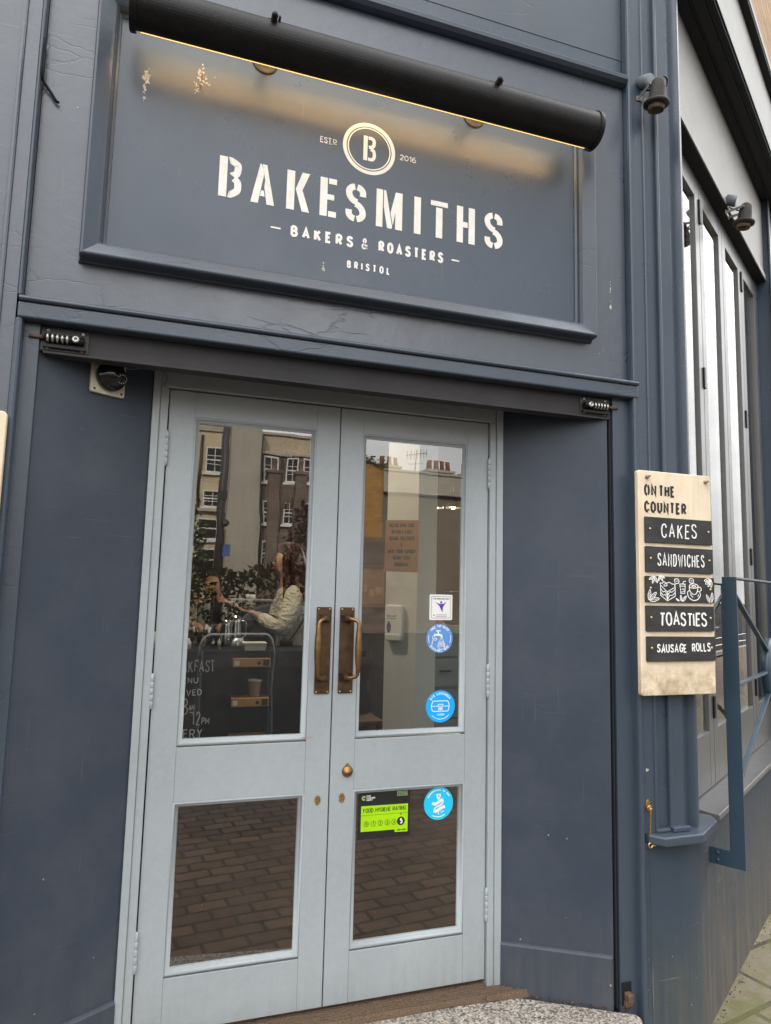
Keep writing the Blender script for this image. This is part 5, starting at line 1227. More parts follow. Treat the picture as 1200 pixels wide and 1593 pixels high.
for i, (x, h) in enumerate(((.405, .17), (.462, .195))):
    j = thing('milk_jug', ['shorter steel milk jug on the counter', 'taller steel milk jug on the counter nearer the woman'][i], 'jug', (x, 1.86, 1.046), 'steel jugs on the counter')
    mb = MB(); mb.lathe([(0, 0), (.034, 0), (.036, .01), (.034, h*.6), (.028, h*.8), (.031, h), (.029, h), (.026, h*.8)], (x, 1.86, 1.046), (0, 0, 1), 24); link('body', mb, M['chrome'], j)
    mb = MB(); mb.tube(catmull([(x+.030, 1.86, 1.046+h*.85), (x+.062, 1.86, 1.046+h*.8), (x+.060, 1.86, 1.046+h*.4), (x+.034, 1.86, 1.046+h*.3)], 4), .004, 8); link('handle', mb, M['chrome'], j)
rj = random.Random(8)
for i in range(11):
    x = -.05+.047*i+rj.uniform(-.008, .008); y = 1.80+rj.uniform(0, .12); h = rj.uniform(.05, .10); r = rj.uniform(.014, .022)
    mb = MB(); mb.lathe([(0, 0), (r, 0), (r, h*.7), (r*.6, h*.82), (r*.65, h), (r*.4, h)], (x, y, 1.046), (0, 0, 1), 14)
    g = link('condiment_jar', mb, M[('chrome', 'label_white', 'glass', 'leather')[i % 4]]); tag(g, 'small jar in the row of jars on the counter by the man', 'jar', 'jars on the counter')
# pendants, drawers and other things at the back
def pendant(x, y, z, label, e):
    t = thing('pendant_lamp', label, 'lamp', (x, y, 3.62), 'lit pendant lamps in the cafe')
    mb = MB(); mb.cyl((x, y, 3.615), (x, y, z+.16), .004, n=6); link('cord', mb, M['black'], t)
    mb = MB(); mb.lathe([(.02, .16), (.028, .15), (.032, .08), (.075, .02), (.08, .0), (.077, .0), (.03, .075)], (x, y, z), (0, 0, 1), 20, close=False); link('lamp_shade', mb, M['black'], t)
    mb = MB(); mb.sphere((x, y, z+.012), .024, 14, 10); link('bulb', mb, M['bulb_glow'], t)
    l = bpy.data.lights.new('pendant_light', 'POINT'); l.energy = e; l.color = (1, .84, .64); l.shadow_soft_size = .09
    lo = bpy.data.objects.new('pendant_light', l); COL.objects.link(lo); lo.location = (x, y, z-.07)
pendant(2.66, 4.0, 2.265, 'lit black pendant lamp nearer the column', 26); pendant(2.875, 4.05, 2.285, 'lit black pendant lamp nearer the door edge', 26)
pendant(.35, 1.45, 2.95, 'lit black pendant lamp hanging high just behind the doors', 62); pendant(.95, 2.9, 3.05, 'lit black pendant lamp behind the woman', 30)  # first lamp is unseen, added to light the woman and the column
DU = thing('drawer_unit', 'grey green drawer unit against the back behind the column', 'drawers', (2.7, 3.2, -.012))
mb = MB(); mb.box(2.15, 3.3, 3.22, 3.7, -.012, 1.12); link('cabinet', mb, M['drawer'], DU, .004)
for k in range(4):
    for j in range(2):
        mb = MB(); mb.box(2.17+.56*j, 2.71+.56*j, 3.20, 3.2195, .06+.262*k, .30+.262*k); d = link('drawer', mb, M['drawer'], DU, .004)
        mb = MB(); mb.tube(catmull([(2.39+.56*j, 3.199, .2+.262*k), (2.40+.56*j, 3.180, .2+.262*k), (2.48+.56*j, 3.180, .2+.262*k), (2.49+.56*j, 3.199, .2+.262*k)], 3), .006, 6); link('handle', mb, M['black'], d)
for i, (x, h, w, m) in enumerate(((2.30, .22, .16, 'kraft'), (2.52, .30, .10, 'black'), (2.70, .16, .20, 'label_white'), (2.95, .26, .12, 'kraft'))):
    mb = MB(); mb.box(x, x+w, 3.3, 3.42, 1.1205, 1.12+h); g = link('storage_box', mb, M[m], None, .006)
    tag(g, ['brown storage box at the left end of the drawer unit', 'tall black storage box on the drawer unit', 'low white storage box on the drawer unit', 'brown storage box further along the drawer unit'][i], 'box', 'boxes on the drawer unit')
PNB = thing('pin_board', 'tan pin board with notes in the dark beyond the column', 'board', (1.68, 3.2, 1.3))
mb = MB(); mb.box(1.50, 1.86, 3.20, 3.22, 1.30, 1.60); link('board', mb, M['sign_card'], PNB)
mb = MB(); mb.box(1.48, 1.88, 3.195, 3.199, 1.27, 1.2995); mb.box(1.48, 1.88, 3.195, 3.199, 1.6005, 1.63); link('frame', mb, M['leather'], PNB)
mb = MB()
for k in range(5): mb.plate([(1.54+.06*k, 1.36+.02*(k % 3)), (1.585+.06*k, 1.36+.02*(k % 3)), (1.585+.06*k, 1.42+.02*(k % 3)), (1.54+.06*k, 1.42+.02*(k % 3))], front(3.1995), 0, .002)
link('note', mb, M['kraft'], PNB)
mb = MB(); mb.box(1.3, 1.95, 3.222, 3.30, -.012, 1.70); link('screen_panel', mb, M['int_wall'], PNB)
# chair with a dark coat left of the column
ch = thing('chair', 'dark wooden chair with a black coat over its back beside the column', 'chair', (1.42, 2.55, -.012))
for sx in (1.26, 1.58):
    for sy in (2.4, 2.72):
        mb = MB(); mb.box(sx-.018, sx+.018, sy-.018, sy+.018, -.012, .45 if sy < 2.6 else .88); link('leg', mb, M['leather'], ch, .003)
mb = MB(); mb.box(1.235, 1.605, 2.375, 2.745, .4502, .48); link('seat', mb, M['leather'], ch, .006)
mb = MB(); mb.box(1.2785, 1.5615, 2.71, 2.735, .62, .86); link('backrest', mb, M['leather'], ch, .006)
ct_ = MB(); pts = []
for i in range(9):
    for j in range(7):
        pts.append((1.24+.36*i/8+.01*math.sin(j*1.7), 2.69-.03*math.sin(i*2.1)-.02*math.cos(j*1.3), .92-.5*j/6-.02*math.sin(i*1.3)))
ct_.smooth = True; ct_.add(pts+[(a, b+.035, c) for a, b, c in pts], [(i*7+j, i*7+j+1, (i+1)*7+j+1, (i+1)*7+j) for i in range(8) for j in range(6)]+[(63+i*7+j, 63+(i+1)*7+j, 63+(i+1)*7+j+1, 63+i*7+j+1) for i in range(8) for j in range(6)]+[(i*7, (i+1)*7, 63+(i+1)*7, 63+i*7) for i in range(8)])
tag(link('coat', ct_, M['black_cloth']), 'black coat hung over the back of the dark chair', 'coat')
hp = thing('hanging_plant', 'trailing green sprig hanging inside the left door glass', 'plant', (.53, .5, 2.19))
mb = MB(); mb.tube(catmull([(.53, .5, 2.60), (.525, .5, 2.15), (.522, .5, 2.09), (.53, .49, 2.04), (.535, .5, 1.985)], 5), .0022, 6); mb.tube(catmull([(.522, .5, 2.10), (.50, .49, 2.085), (.485, .50, 2.065)], 4), .0014, 6); mb.tube(catmull([(.522, .5, 2.10), (.545, .49, 2.09), (.56, .50, 2.06)], 4), .0014, 6); link('stem', mb, M['bark'], hp)
def leaf(mb, p, d, L, w, nrm):
    p = Vector(p); d = Vector(d).normalized(); s = d.cross(Vector(nrm)).normalized(); n = s.cross(d)
    o = [p, p+d*L*.25+s*w*.42, p+d*L*.55+s*w*.40, p+d*L, p+d*L*.55-s*w*.40, p+d*L*.25-s*w*.42]; m1 = p+d*L*.25-n*w*.10; m2 = p+d*L*.55-n*w*.1
    o += [m1, m2]; mb.add(o, [(0, 1, 6), (1, 2, 7, 6), (2, 3, 7), (0, 6, 5), (6, 7, 4, 5), (7, 3, 4)])
mb = MB()
for p, d in (((.522, .495, 2.105), (.3, -.1, .5)), ((.515, .495, 2.07), (-.3, -.2, -1)), ((.528, .49, 2.055), (.35, -.2, -1)), ((.534, .49, 2.02), (-.5, -.2, -1)), ((.535, .495, 1.99), (.3, -.1, -1)), ((.485, .5, 2.066), (-.5, -.2, -1)), ((.56, .5, 2.062), (.5, -.2, -1)), ((.505, .49, 2.03), (-.2, -.2, -1))):
    leaf(mb, p, d, .046, .036, (0, -1, .15))
link('foliage', mb, M['leaf'], hp, recalc=False)

# ------------------------------------------------------------------ people inside
def hand(pts, edges, wrist_i, palm, fdir, up, side, s=1.0, curl=.5):
    """palm and five separate fingers grown from a wrist vertex"""
    f = Vector(fdir).normalized(); u = Vector(up).normalized(); sd = Vector(side).normalized(); w = Vector(palm)
    pi = len(pts); pts.append((*(w+f*.045*s), .026*s, .013*s)); edges.append((wrist_i, pi))
    for k, (off, L) in enumerate(((-.030, .060), (-.011, .074), (.009, .078), (.028, .068))):
        b = w+f*.082*s+sd*off*s; i0 = len(pts)
        m = b+f*L*.45*s+u*curl*.012*s; e = b+f*L*.8*s+u*curl*.045*s; t = b+f*L*.86*s+u*curl*.075*s
        pts += [(*b, .0098*s), (*m, .0092*s), (*e, .0085*s), (*t, .0075*s)]
        edges += [(pi, i0), (i0, i0+1), (i0+1, i0+2), (i0+2, i0+3)]
    b = w+f*.025*s+sd*.034*s+u*.006; i0 = len(pts); pts += [(*b, .012*s), (*(b+f*.03*s+sd*.022*s+u*.020), .0105*s), (*(b+f*.058*s+sd*.024*s+u*.034), .009*s)]
    edges += [(wrist_i, i0), (i0, i0+1), (i0+1, i0+2)]
WX, WY = .905, 2.30
wo = thing('person', 'woman in a cream hooded fleece with long auburn hair holding out a grey tray', 'person', (WX, WY, -.012))
pts = []; ed = []
def V(x, y, z, r, r2=None): pts.append((WX+x, WY+y, z, r) if r2 is None else (WX+x, WY+y, z, r, r2)); return len(pts)-1
pel = V(.01, 0, .93, .135, .115); sp = V(.0, 0, 1.08, .115, .095); chs = V(-.025, 0, 1.28, .135, .105); nk0 = V(-.04, 0, 1.42, .075); nk1 = V(-.065, 0, 1.50, .050); hd0 = V(-.085, 0, 1.565, .072); hd1 = V(-.080, 0, 1.625, .082); hd2 = V(-.07, 0, 1.675, .062)
ed += [(pel, sp), (sp, chs), (chs, nk0), (nk0, nk1), (nk1, hd0), (hd0, hd1), (hd1, hd2)]
jaw = V(-.135, 0, 1.535, .026); nose = V(-.168, 0, 1.588, .012); ed += [(hd0, jaw), (hd0, nose)]
for sy in (-1, 1):
    hp_ = V(.01, .085*sy, .90, .088); kn = V(.0, .095*sy, .49, .058); an = V(.03, .095*sy, .09, .038); to = V(-.10, .105*sy, .03, .034); ed += [(pel, hp_), (hp_, kn), (kn, an), (an, to)]
    sh = V(-.03, .155*sy, 1.385, .058); el = V(-.115, .225*sy if sy < 0 else .20, 1.135, .044); wr = V(-.285, .115*sy, 1.245, .029); ed += [(chs, sh), (sh, el), (el, wr)]
    wp = Vector(pts[wr][:3]); hand(pts, ed, wr, wp, (-1, -.05*sy, .22), (0, 0, 1), (0, -sy*1.0, .1), .95, .5)
skin_mesh('body', pts, ed, M['skin'], wo, 2, pel)
pts = []; ed = []
h0 = V(.015, 0, 1.005, .168, .145); h1 = V(.0, 0, 1.09, .168, .142); h2 = V(-.01, 0, 1.22, .165, .135); h3 = V(-.03, 0, 1.345, .145, .112); h4 = V(-.045, 0, 1.435, .082); ed += [(h0, h1), (h1, h2), (h2, h3), (h3, h4)]
for sy in (-1, 1):
    a = V(-.03, .165*sy, 1.375, .078); b1 = V(-.075, .205*sy, 1.25, .076); b = V(-.115, .225*sy if sy < 0 else .20, 1.135, .070); c1 = V(-.20, .17*sy, 1.185, .058); c = V(-.268, .125*sy, 1.233, .043); ed += [(h3, a), (a, b1), (b1, b), (b, c1), (c1, c)]
skin_mesh('fleece', pts, ed, M['hoodie'], wo, 2, h1)
pts = []; ed = []
j0 = V(.012, 0, .97, .15, .13); j1 = V(.012, 0, .88, .15, .13); ed.append((j0, j1))
for sy in (-1, 1):
    a = V(.01, .085*sy, .80, .10); b = V(.0, .095*sy, .49, .072); c = V(.03, .095*sy, .12, .055); ed += [(j1, a), (a, b), (b, c)]
skin_mesh('jeans', pts, ed, M['jeans'], wo, 2, j1)
def loft(name, rings, mat, parent, n=14, sub=1):
    mb = MB(); o = 0
    for cx, cy, z, rx, ry in rings:
        for k in range(n): mb.v.append(Vector((cx+rx*math.cos(2*math.pi*k/n), cy+ry*math.sin(2*math.pi*k/n), z)))
    m = len(rings)
    for i in range(m-1):
        for k in range(n): mb.f.append([i*n+k, i*n+(k+1) % n, (i+1)*n+(k+1) % n, (i+1)*n+k]); mb.mi.append(0); mb.sm.append(True)
    for i in (0, m-1): mb.f.append([i*n+k for k in range(n)]); mb.mi.append(0); mb.sm.append(True)
    ob = link(name, mb, mat, parent); sd_ = ob.modifiers.new('sub', 'SUBSURF'); sd_.levels = sd_.render_levels = sub; return ob
hair = loft('hair', [(WX+x, WY+y, z, rx, ry) for x, y, z, rx, ry in ((-.055, 0, 1.738, .030, .035), (-.055, 0, 1.732, .062, .062), (-.050, 0, 1.705, .090, .088), (-.040, 0, 1.665, .097, .097), (-.018, 0, 1.615, .090, .104), (.0, 0, 1.555, .086, .108), (.015, 0, 1.48, .082, .112), (.03, 0, 1.40, .082, .118), (.05, 0, 1.31, .075, .115), (.075, -.01, 1.22, .058, .095), (.095, -.02, 1.15, .036, .06), (.105, -.02, 1.10, .012, .02))], M['hair'], wo)
pts = []; ed = []
k = [V(-.085, -.080, 1.66, .028), V(-.088, -.092, 1.58, .026), V(-.082, -.105, 1.48, .028), V(-.085, -.135, 1.38, .024), V(-.10, -.165, 1.30, .016), V(-.085, -.18, 1.245, .007)]; ed += [(k[i], k[i+1]) for i in range(5)]
g = {2: k[2]}
skin_mesh('front_lock', pts, ed, M['hair'], wo, 2, g[2])
mb = MB()
for sy in (-1, 1): mb.sphere((WX-.150, WY+.030*sy, 1.603), .0105, 10, 6)
link('eyes', mb, M['dark'], wo)
mb = MB(); mb.tube(catmull([(WX-.153, WY-.018, 1.553), (WX-.164, WY, 1.553), (WX-.153, WY+.018, 1.553)], 4), .005, 8); link('mouth', mb, M['red_ink'], wo)
mb = MB(); mb.tube(catmull([(WX+.10, WY-.13, 1.33), (WX+.04, WY-.165, 1.22), (WX-.03, WY-.165, 1.10), (WX-.08, WY-.16, 1.055)], 4), .006, 6); mb.box(WX-.115, WX-.035, WY-.185, WY-.150, 1.015, 1.075); link('waist_bag', mb, M['leather'], wo, .006)
ty = thing('tray', 'flat grey tray held out by the woman in the cream fleece', 'tray', (.60, 2.3, 1.33))
mb = MB(); mb.box(.455, .745, 2.17, 2.43, 1.3255, 1.3375); link('base', mb, M['tray'], ty, .003)
mb = MB(); mb.lathe([(0, 0), (.03, 0), (.034, .03), (.03, .03), (.026, .004)], (.60, 2.30, 1.3378), (0, 0, 1), 18, close=False); tag(link('small_dish', mb, M['label_white']), 'small white dish on the grey tray', 'dish')
MX, MY = .47, 4.0
ma = thing('person', 'bearded man in a black top looking down behind the counter', 'person', (MX, MY, -.012))
def V2(x, y, z, r, r2=None): pts.append((MX+x, MY+y, z, r) if r2 is None else (MX+x, MY+y, z, r, r2)); return len(pts)-1
pts = []; ed = []
pel = V2(.03, .05, .86, .145, .115); sp = V2(.04, .03, 1.02, .14, .105); chs = V2(.045, -.03, 1.18, .165, .115); nk = V2(.03, -.07, 1.31, .062); hd0 = V2(-.01, -.13, 1.39, .073); hd1 = V2(-.02, -.13, 1.45, .085); hd2 = V2(-.02, -.11, 1.505, .066)
ed += [(pel, sp), (sp, chs), (chs, nk), (nk, hd0), (hd0, hd1), (hd1, hd2)]
nose = V2(-.045, -.232, 1.405, .013); jaw = V2(-.035, -.195, 1.345, .035); ed += [(hd0, nose), (hd0, jaw)]
for sx in (-1, 1):
    a = V2(.09*sx, .05, .82, .095); b = V2(.10*sx, .03, .46, .064); c = V2(.10*sx, .07, .09, .04); t = V2(.11*sx, -.06, .03, .036); ed += [(pel, a), (a, b), (b, c), (c, t)]
    a = V2(.045+.19*sx, -.03, 1.26, .062); b = V2(.05+.27*sx, -.12, 1.06, .048); c = V2(-.04+.14*sx, -.34, 1.10, .031); ed += [(chs, a), (a, b), (b, c)]
    hand(pts, ed, c, Vector(pts[c][:3]), (-.35*sx, -1, -.1), (0, 0, -1), (-sx, -.3, 0), 1.05, .7)
skin_mesh('body', pts, ed, M['skin2'], ma, 2, pel)
pts = []; ed = []
h0 = V2(.03, .05, .86, .20, .17); h1 = V2(.04, .03, 1.02, .20, .17); h2 = V2(.045, -.03, 1.18, .235, .185); h3 = V2(.035, -.055, 1.275, .15); ed += [(h0, h1), (h1, h2), (h2, h3)]
for sx in (-1, 1):
    a = V2(.045+.19*sx, -.03, 1.25, .105); b = V2(.05+.27*sx, -.12, 1.06, .088); c = V2(.0+.18*sx, -.27, 1.09, .058); ed += [(h2, a), (a, b), (b, c)]
skin_mesh('top', pts, ed, M['black_cloth'], ma, 2, h1)
pts = []; ed = []; a = V2(-.03, -.19, 1.335, .048, .04); b = V2(-.075, -.165, 1.365, .026); c = V2(.02, -.165, 1.365, .026); ed = [(a, b), (a, c)]; skin_mesh('beard', pts, ed, M['hair2'], ma, 2, a)
pts = []; ed = []; a = V2(-.02, -.10, 1.525, .066, .08); b = V2(-.015, -.04, 1.47, .060, .08); c = V2(-.01, -.035, 1.40, .045, .07); ed = [(a, b), (b, c)]; skin_mesh('hair', pts, ed, M['hair2'], ma, 2, b)
mb = MB()
for sx in (-1, 1): mb.sphere((MX-.03+.032*sx, MY-.208, 1.432), .011, 10, 6)
link('eyes', mb, M['dark'], ma)

# ================================================================== ACROSS THE STREET (seen in the door glass)
G0 = GZ-.35
def facade_window(parent, x, z, w, h, y, bars=(2, 3), sill=True):
    mb = MB(); f = .06
    mb.box(x-w/2, x+w/2, y-.02, y+.015, z, z+h)
    fr = MB()
    for a, b, c, d in ((x-w/2, x-w/2+f, z, z+h), (x+w/2-f, x+w/2, z, z+h), (x-w/2+f, x+w/2-f, z, z+f), (x-w/2+f, x+w/2-f, z+h-f, z+h), (x-w/2+f, x+w/2-f, z+h/2-f/2, z+h/2+f/2)): fr.box(a, b, y+.016, y+.05, c, d)
    for i in range(1, bars[0]): xx = x-w/2+w*i/bars[0]; fr.box(xx-.015, xx+.015, y+.0165, y+.045, z+f, z+h-f)
    for i in range(1, bars[1]): zz = z+h*i/bars[1]; fr.box(x-w/2+f, x+w/2-f, y+.0168, y+.043, zz-.013, zz+.013)
    if sill: fr.box(x-w/2-.1, x+w/2+.1, y+.0, y+.12, z-.11, z-.001)
    wd = link('window', fr, M['win_white'], parent); link('pane', mb, M['dark_pane'], wd)
def pots(parent, x, y, z, n, w=1.1, h=.7):
    mb = MB(); mb.box(x-w/2, x+w/2, y-.35, y+.35, z-.4, z+h); mb.box(x-w/2-.06, x+w/2+.06, y-.41, y+.41, z+h, z+h+.12); c = link('chimney', mb, M['stone_trim'], parent)
    for i in range(n):
        xx = x-w/2+w*(i+.5)/n; mb = MB(); mb.lathe([(0, 0), (.13, 0), (.105, .45), (.13, .48), (.12, .52), (.09, .52), (.08, .2)], (xx, y, z+h+.12), (0, 0, 1), 12); link('chimney_pot', mb, M['terracotta'], c)
def pipe(parent, x, y, z0, z1, r=.055):
    mb = MB(); mb.cyl((x, y, z0), (x, y, z1), r, n=10)
    for k in range(int((z1-z0)/1.8)): mb.cyl((x, y, z0+1.8*k+.3), (x, y, z0+1.8*k+.4), r*1.5, n=10)
    link('drainpipe', mb, M['pipe'], parent)
b1 = thing('cream_house', 'cream rendered house with white sash windows facing the cafe doors', 'house', (-1, -28, G0))
mb = MB(); mb.box(-5.5, 2.6, -36, -28, G0, 8.5); link('wall', mb, M['cream_wall'], b1)
mb = MB(); mb.box(-5.6, 2.66, -36.1, -27.86, 8.5, 8.66); mb.box(-5.55, 2.63, -28.2, -27.93, 8.2, 8.4); link('parapet', mb, M['stone_trim'], b1)
mb = MB(); mb.box(-5.55, 2.6, -28.0, -27.75, 4.58, 4.72); link('string_course', mb, M['stone_trim'], b1)
for x in (2.0, .2, -1.7, -3.6):
    facade_window(b1, x, 6.35, .78, 1.1, -27.99); facade_window(b1, x, 4.80, .78, .75, -27.99)
    facade_window(b1, x-.15, 3.4, .8, .85, -27.99, (1, 2)); facade_window(b1, x-.15, 1.9, .8, 1.1, -27.99, (1, 2))
pipe(b1, 1.42, -27.90, 4.72, 8.0)
b2 = thing('grey_wing', 'stained grey rendered wing between the cream house and the stone house', 'house', (3.3, -27.5, G0))
mb = MB(); mb.box(2.602, 3.95, -36, -27.2, G0, 8.42); link('wall', mb, M['grey_wall'], b2)
mb = MB(); mb.box(2.60, 4.02, -36.1, -27.1, 8.421, 8.55); link('parapet', mb, M['stone_trim'], b2)
b3 = thing('stone_house', 'brown rubble stone house with white framed windows and a pale top storey', 'house', (5.2, -28, G0))
mb = MB(); mb.box(3.952, 7.0, -36, -28, G0, 7.4); link('wall', mb, M['stone'], b3)
mb = MB(); mb.box(3.952, 7.05, -36, -28.3, 7.401, 8.3); link('top_storey', mb, M['tan_wall'], b3)
mb = MB(); mb.box(3.952, 7.1, -28.35, -27.9, 7.36, 7.46); mb.box(3.952, 7.1, -36, -28.2, 8.301, 8.42); link('parapet', mb, M['stone_trim'], b3)
for x in (4.5, 5.45, 6.3):
    facade_window(b3, x, 6.15, .62, 1.15, -27.99); facade_window(b3, x, 4.2, .62, 1.0, -27.99); facade_window(b3, x, 2.3, .62, 1.1, -27.99)
pipe(b3, 4.05, -27.9, G0, 8.2); pipe(b3, 4.95, -27.9, G0, 7.2)
gw = thing('garden_wall', 'dark stone garden wall with two finial topped piers', 'wall', (5.3, -24, G0))
mb = MB(); mb.box(3.6, 4.3, -24.3, -24, G0, 2.2); mb.box(4.3002, 9.5, -24.3, -24, G0, 3.5); link('wall', mb, M['stone'], gw)
for x in (4.05, 5.15):
    mb = MB(); mb.box(x-.22, x+.22, -24.36, -23.93, G0, 5.9); mb.box(x-.28, x+.28, -24.42, -23.87, 5.9, 6.02); mb.lathe([(.14, 0), (.10, .08), (.06, .2), (.09, .34), (.12, .40), (0, .46)], (x, -24.15, 6.02), (0, 0, 1), 12); link('pier', mb, M['stone'], gw)
mb = MB(); mb.box(4.27, 4.93, -24.2, -24.1, 5.3, 5.45)
for k in range(4): mb.lathe([(.05, 0), (.03, .1), (.07, .3), (.03, .7), (.05, .85)], (4.36+.16*k, -24.15, 4.45), (0, 0, 1), 10)
link('balustrade', mb, M['stone'], gw)
b4 = thing('ochre_house', 'ochre brick house end with ivy along its top', 'house', (8.3, -28, G0))
mb = MB(); mb.box(7.2, 9.85, -34, -28.0, G0, 7.25); link('wall', mb, M['brick_ochre'], b4)
rl_ = random.Random(17)
def leafcloud(n, fn, L): 
    mb = MB()
    for _ in range(n):
        p, d = fn(); leaf(mb, p, d, L*rl_.uniform(.6, 1.3), L*.6*rl_.uniform(.6, 1.2), (rl_.gauss(0, 1), rl_.gauss(0, 1), rl_.gauss(0, 1)))
    return mb
def topf():
    x = rl_.uniform(7.1, 9.95); return (x, rl_.uniform(-28.4, -27.8), 7.2+abs(rl_.gauss(0, .16))+.12*math.sin(x*5)), (rl_.gauss(0, 1), rl_.gauss(0, .5), rl_.uniform(-.2, 1))
link('ivy', leafcloud(700, topf, .16), M['leaf_olive'], b4, recalc=False)
b5 = thing('terrace', 'pale terrace of houses with rows of chimney pots on the skyline', 'terrace', (14, -28, G0))
mb = MB(); mb.box(9.86, 30, -36, -28, G0, 6.0); link('wall', mb, M['terrace_wall'], b5)
mb = MB(); mb.add([(9.86, -27.8, 6.0), (30, -27.8, 6.0), (30, -31, 7.25), (9.86, -31, 7.25), (9.86, -36, 6.0), (30, -36, 6.0)], [(0, 1, 2, 3), (3, 2, 5, 4), (0, 3, 4), (1, 5, 2), (0, 4, 5, 1)]); link('roof', mb, M['slate_roof'], b5)
mb = MB(); mb.box(9.86, 14.8, -28.25, -27.95, 6.001, 7.0); mb.box(9.86, 14.85, -28.3, -27.88, 7.0, 7.1); link('parapet', mb, M['grey_wall'], b5)
for x, n in ((10.5, 3), (13.3, 4), (15.2, 4), (17.6, 5), (21, 5), (25, 5)): pots(b5, x, -29.3, 7.0, n, .26*n+.3, .35)
for i in range(7):
    for z, h in ((1.0, 1.6), (3.9, 1.5)): facade_window(b5, 15.4+2.05*i, z, .9, h, -27.99)
mb = MB(); mb.cyl((12.0, -29.2, 6.6), (12.0, -29.2, 8.5), .025, n=8); mb.cyl((11.5, -29.2, 8.2), (12.6, -29.2, 8.35), .018, n=6)
for k in range(7): mb.cyl((11.55+.17*k, -29.2-.0, 8.21+.023*k-.22), (11.55+.17*k, -29.2, 8.21+.023*k+.22), .011, n=6)
mb.cyl((11.6, -29.2, 7.75), (12.4, -29.2, 7.8), .014, n=6); link('aerial', mb, M['pipe'], b5)
lp_ = thing('street_pole', 'dark timber street pole with a small blue sign in front of the cream house', 'pole', (1.85, -21, G0))
mb = MB(); mb.tube([(1.85, -21, G0), (1.85, -21, 3.3), (1.86, -21, 10.2)], [.165, .15, .12], 14); mb.box(1.70, 2.0, -21.17, -20.83, 4.3, 4.6); link('post', mb, M['pipe'], lp_)
mb = MB(); mb.box(1.95, 2.20, -20.83, -20.80, 2.36, 2.77); link('sign_plate', mb, M['blue_sign'], lp_)
mb = MB(); mb.lathe([(.13, 0), (.13, .05), (0, .05)], (2.0, -20.84, 3.5), (0, 1, 0), 16); link('round_plate', mb, M['pipe'], lp_)
lh = thing('low_hedge', 'dark clipped hedge running in front of the cream and grey houses', 'hedge', (2.2, -20.2, G0))
def lowf():
    x = rl_.uniform(-1.5, 4.4); zt = 1.95+.22*math.sin(x*2.1)+.1*math.sin(x*7); return (x, -20.2+rl_.gauss(0, .22), G0+(zt-G0)*(1-rl_.random()**2*.98)), (rl_.gauss(0, 1), rl_.gauss(0, 1), rl_.gauss(0, 1))
link('foliage', leafcloud(2600, lowf, .2), M['leaf_dark'], lh, recalc=False)
mb = MB()
for k in range(14): mb.tube([(-1.4+.44*k, -20.2, G0), (-1.36+.44*k, -20.2, 1.3)], [.04, .02], 6)
link('stems', mb, M['bark'], lh)
bs = thing('bike_stand', 'galvanised hoop cycle stand on the paving before the doors', 'cycle stand', (.82, -4.8, G0))
mb = MB(); zz = .915; mb.tube(catmull([(.452, -4.8, -.62), (.452, -4.8, .55), (.462, -4.8, .80), (.52, -4.8, .90), (.62, -4.8, zz), (1.02, -4.8, zz), (1.12, -4.8, .90), (1.168, -4.8, .80), (1.176, -4.8, .55), (1.176, -4.8, -.62)], 6), .027, 14); link('hoop', mb, M['galv'], bs)
sh_ = thing('shrub', 'dark leafy shrub against the cream house', 'shrub', (1.4, -25.5, G0))
def bushf():
    a = rl_.uniform(0, 6.3); b = rl_.uniform(-1.2, 1.4); r = rl_.uniform(.55, 1.1); return (1.0+.75*r*math.cos(a)*math.cos(b), -25.5+.8*r*math.sin(a)*math.cos(b), 2.4+2.0*r*math.sin(b)), (rl_.gauss(0, 1), rl_.gauss(0, 1), rl_.gauss(0, 1))
link('foliage', leafcloud(900, bushf, .22), M['leaf'], sh_, recalc=False)
mb = MB(); mb.tube([(1.0, -25.5, G0), (1.02, -25.5, 1.2), (1.0, -25.4, 2.6)], [.12, .09, .04], 8); link('trunk', mb, M['bark'], sh_)

cb = thing('copper_shrub', 'tall dark copper leaved shrub before the brown stone house', 'shrub', (4.6, -20, G0))
def copf():
    a = rl_.uniform(0, 6.3); b = rl_.uniform(-1.5, 1.5); r = rl_.uniform(.6, 1.05); return (4.75+.95*r*math.cos(a)*math.cos(b), -20+.8*r*math.sin(a)*math.cos(b), 1.9+2.2*r*math.sin(b)), (rl_.gauss(0, 1), rl_.gauss(0, 1), rl_.gauss(0, 1))
link('foliage', leafcloud(1500, copf, .26), M['copper_leaf'], cb, recalc=False)
mb = MB(); mb.tube([(4.75, -20, G0), (4.8, -20, 1), (4.75, -20, 2.6)], [.10, .08, .04], 8); link('trunk', mb, M['bark'], cb)

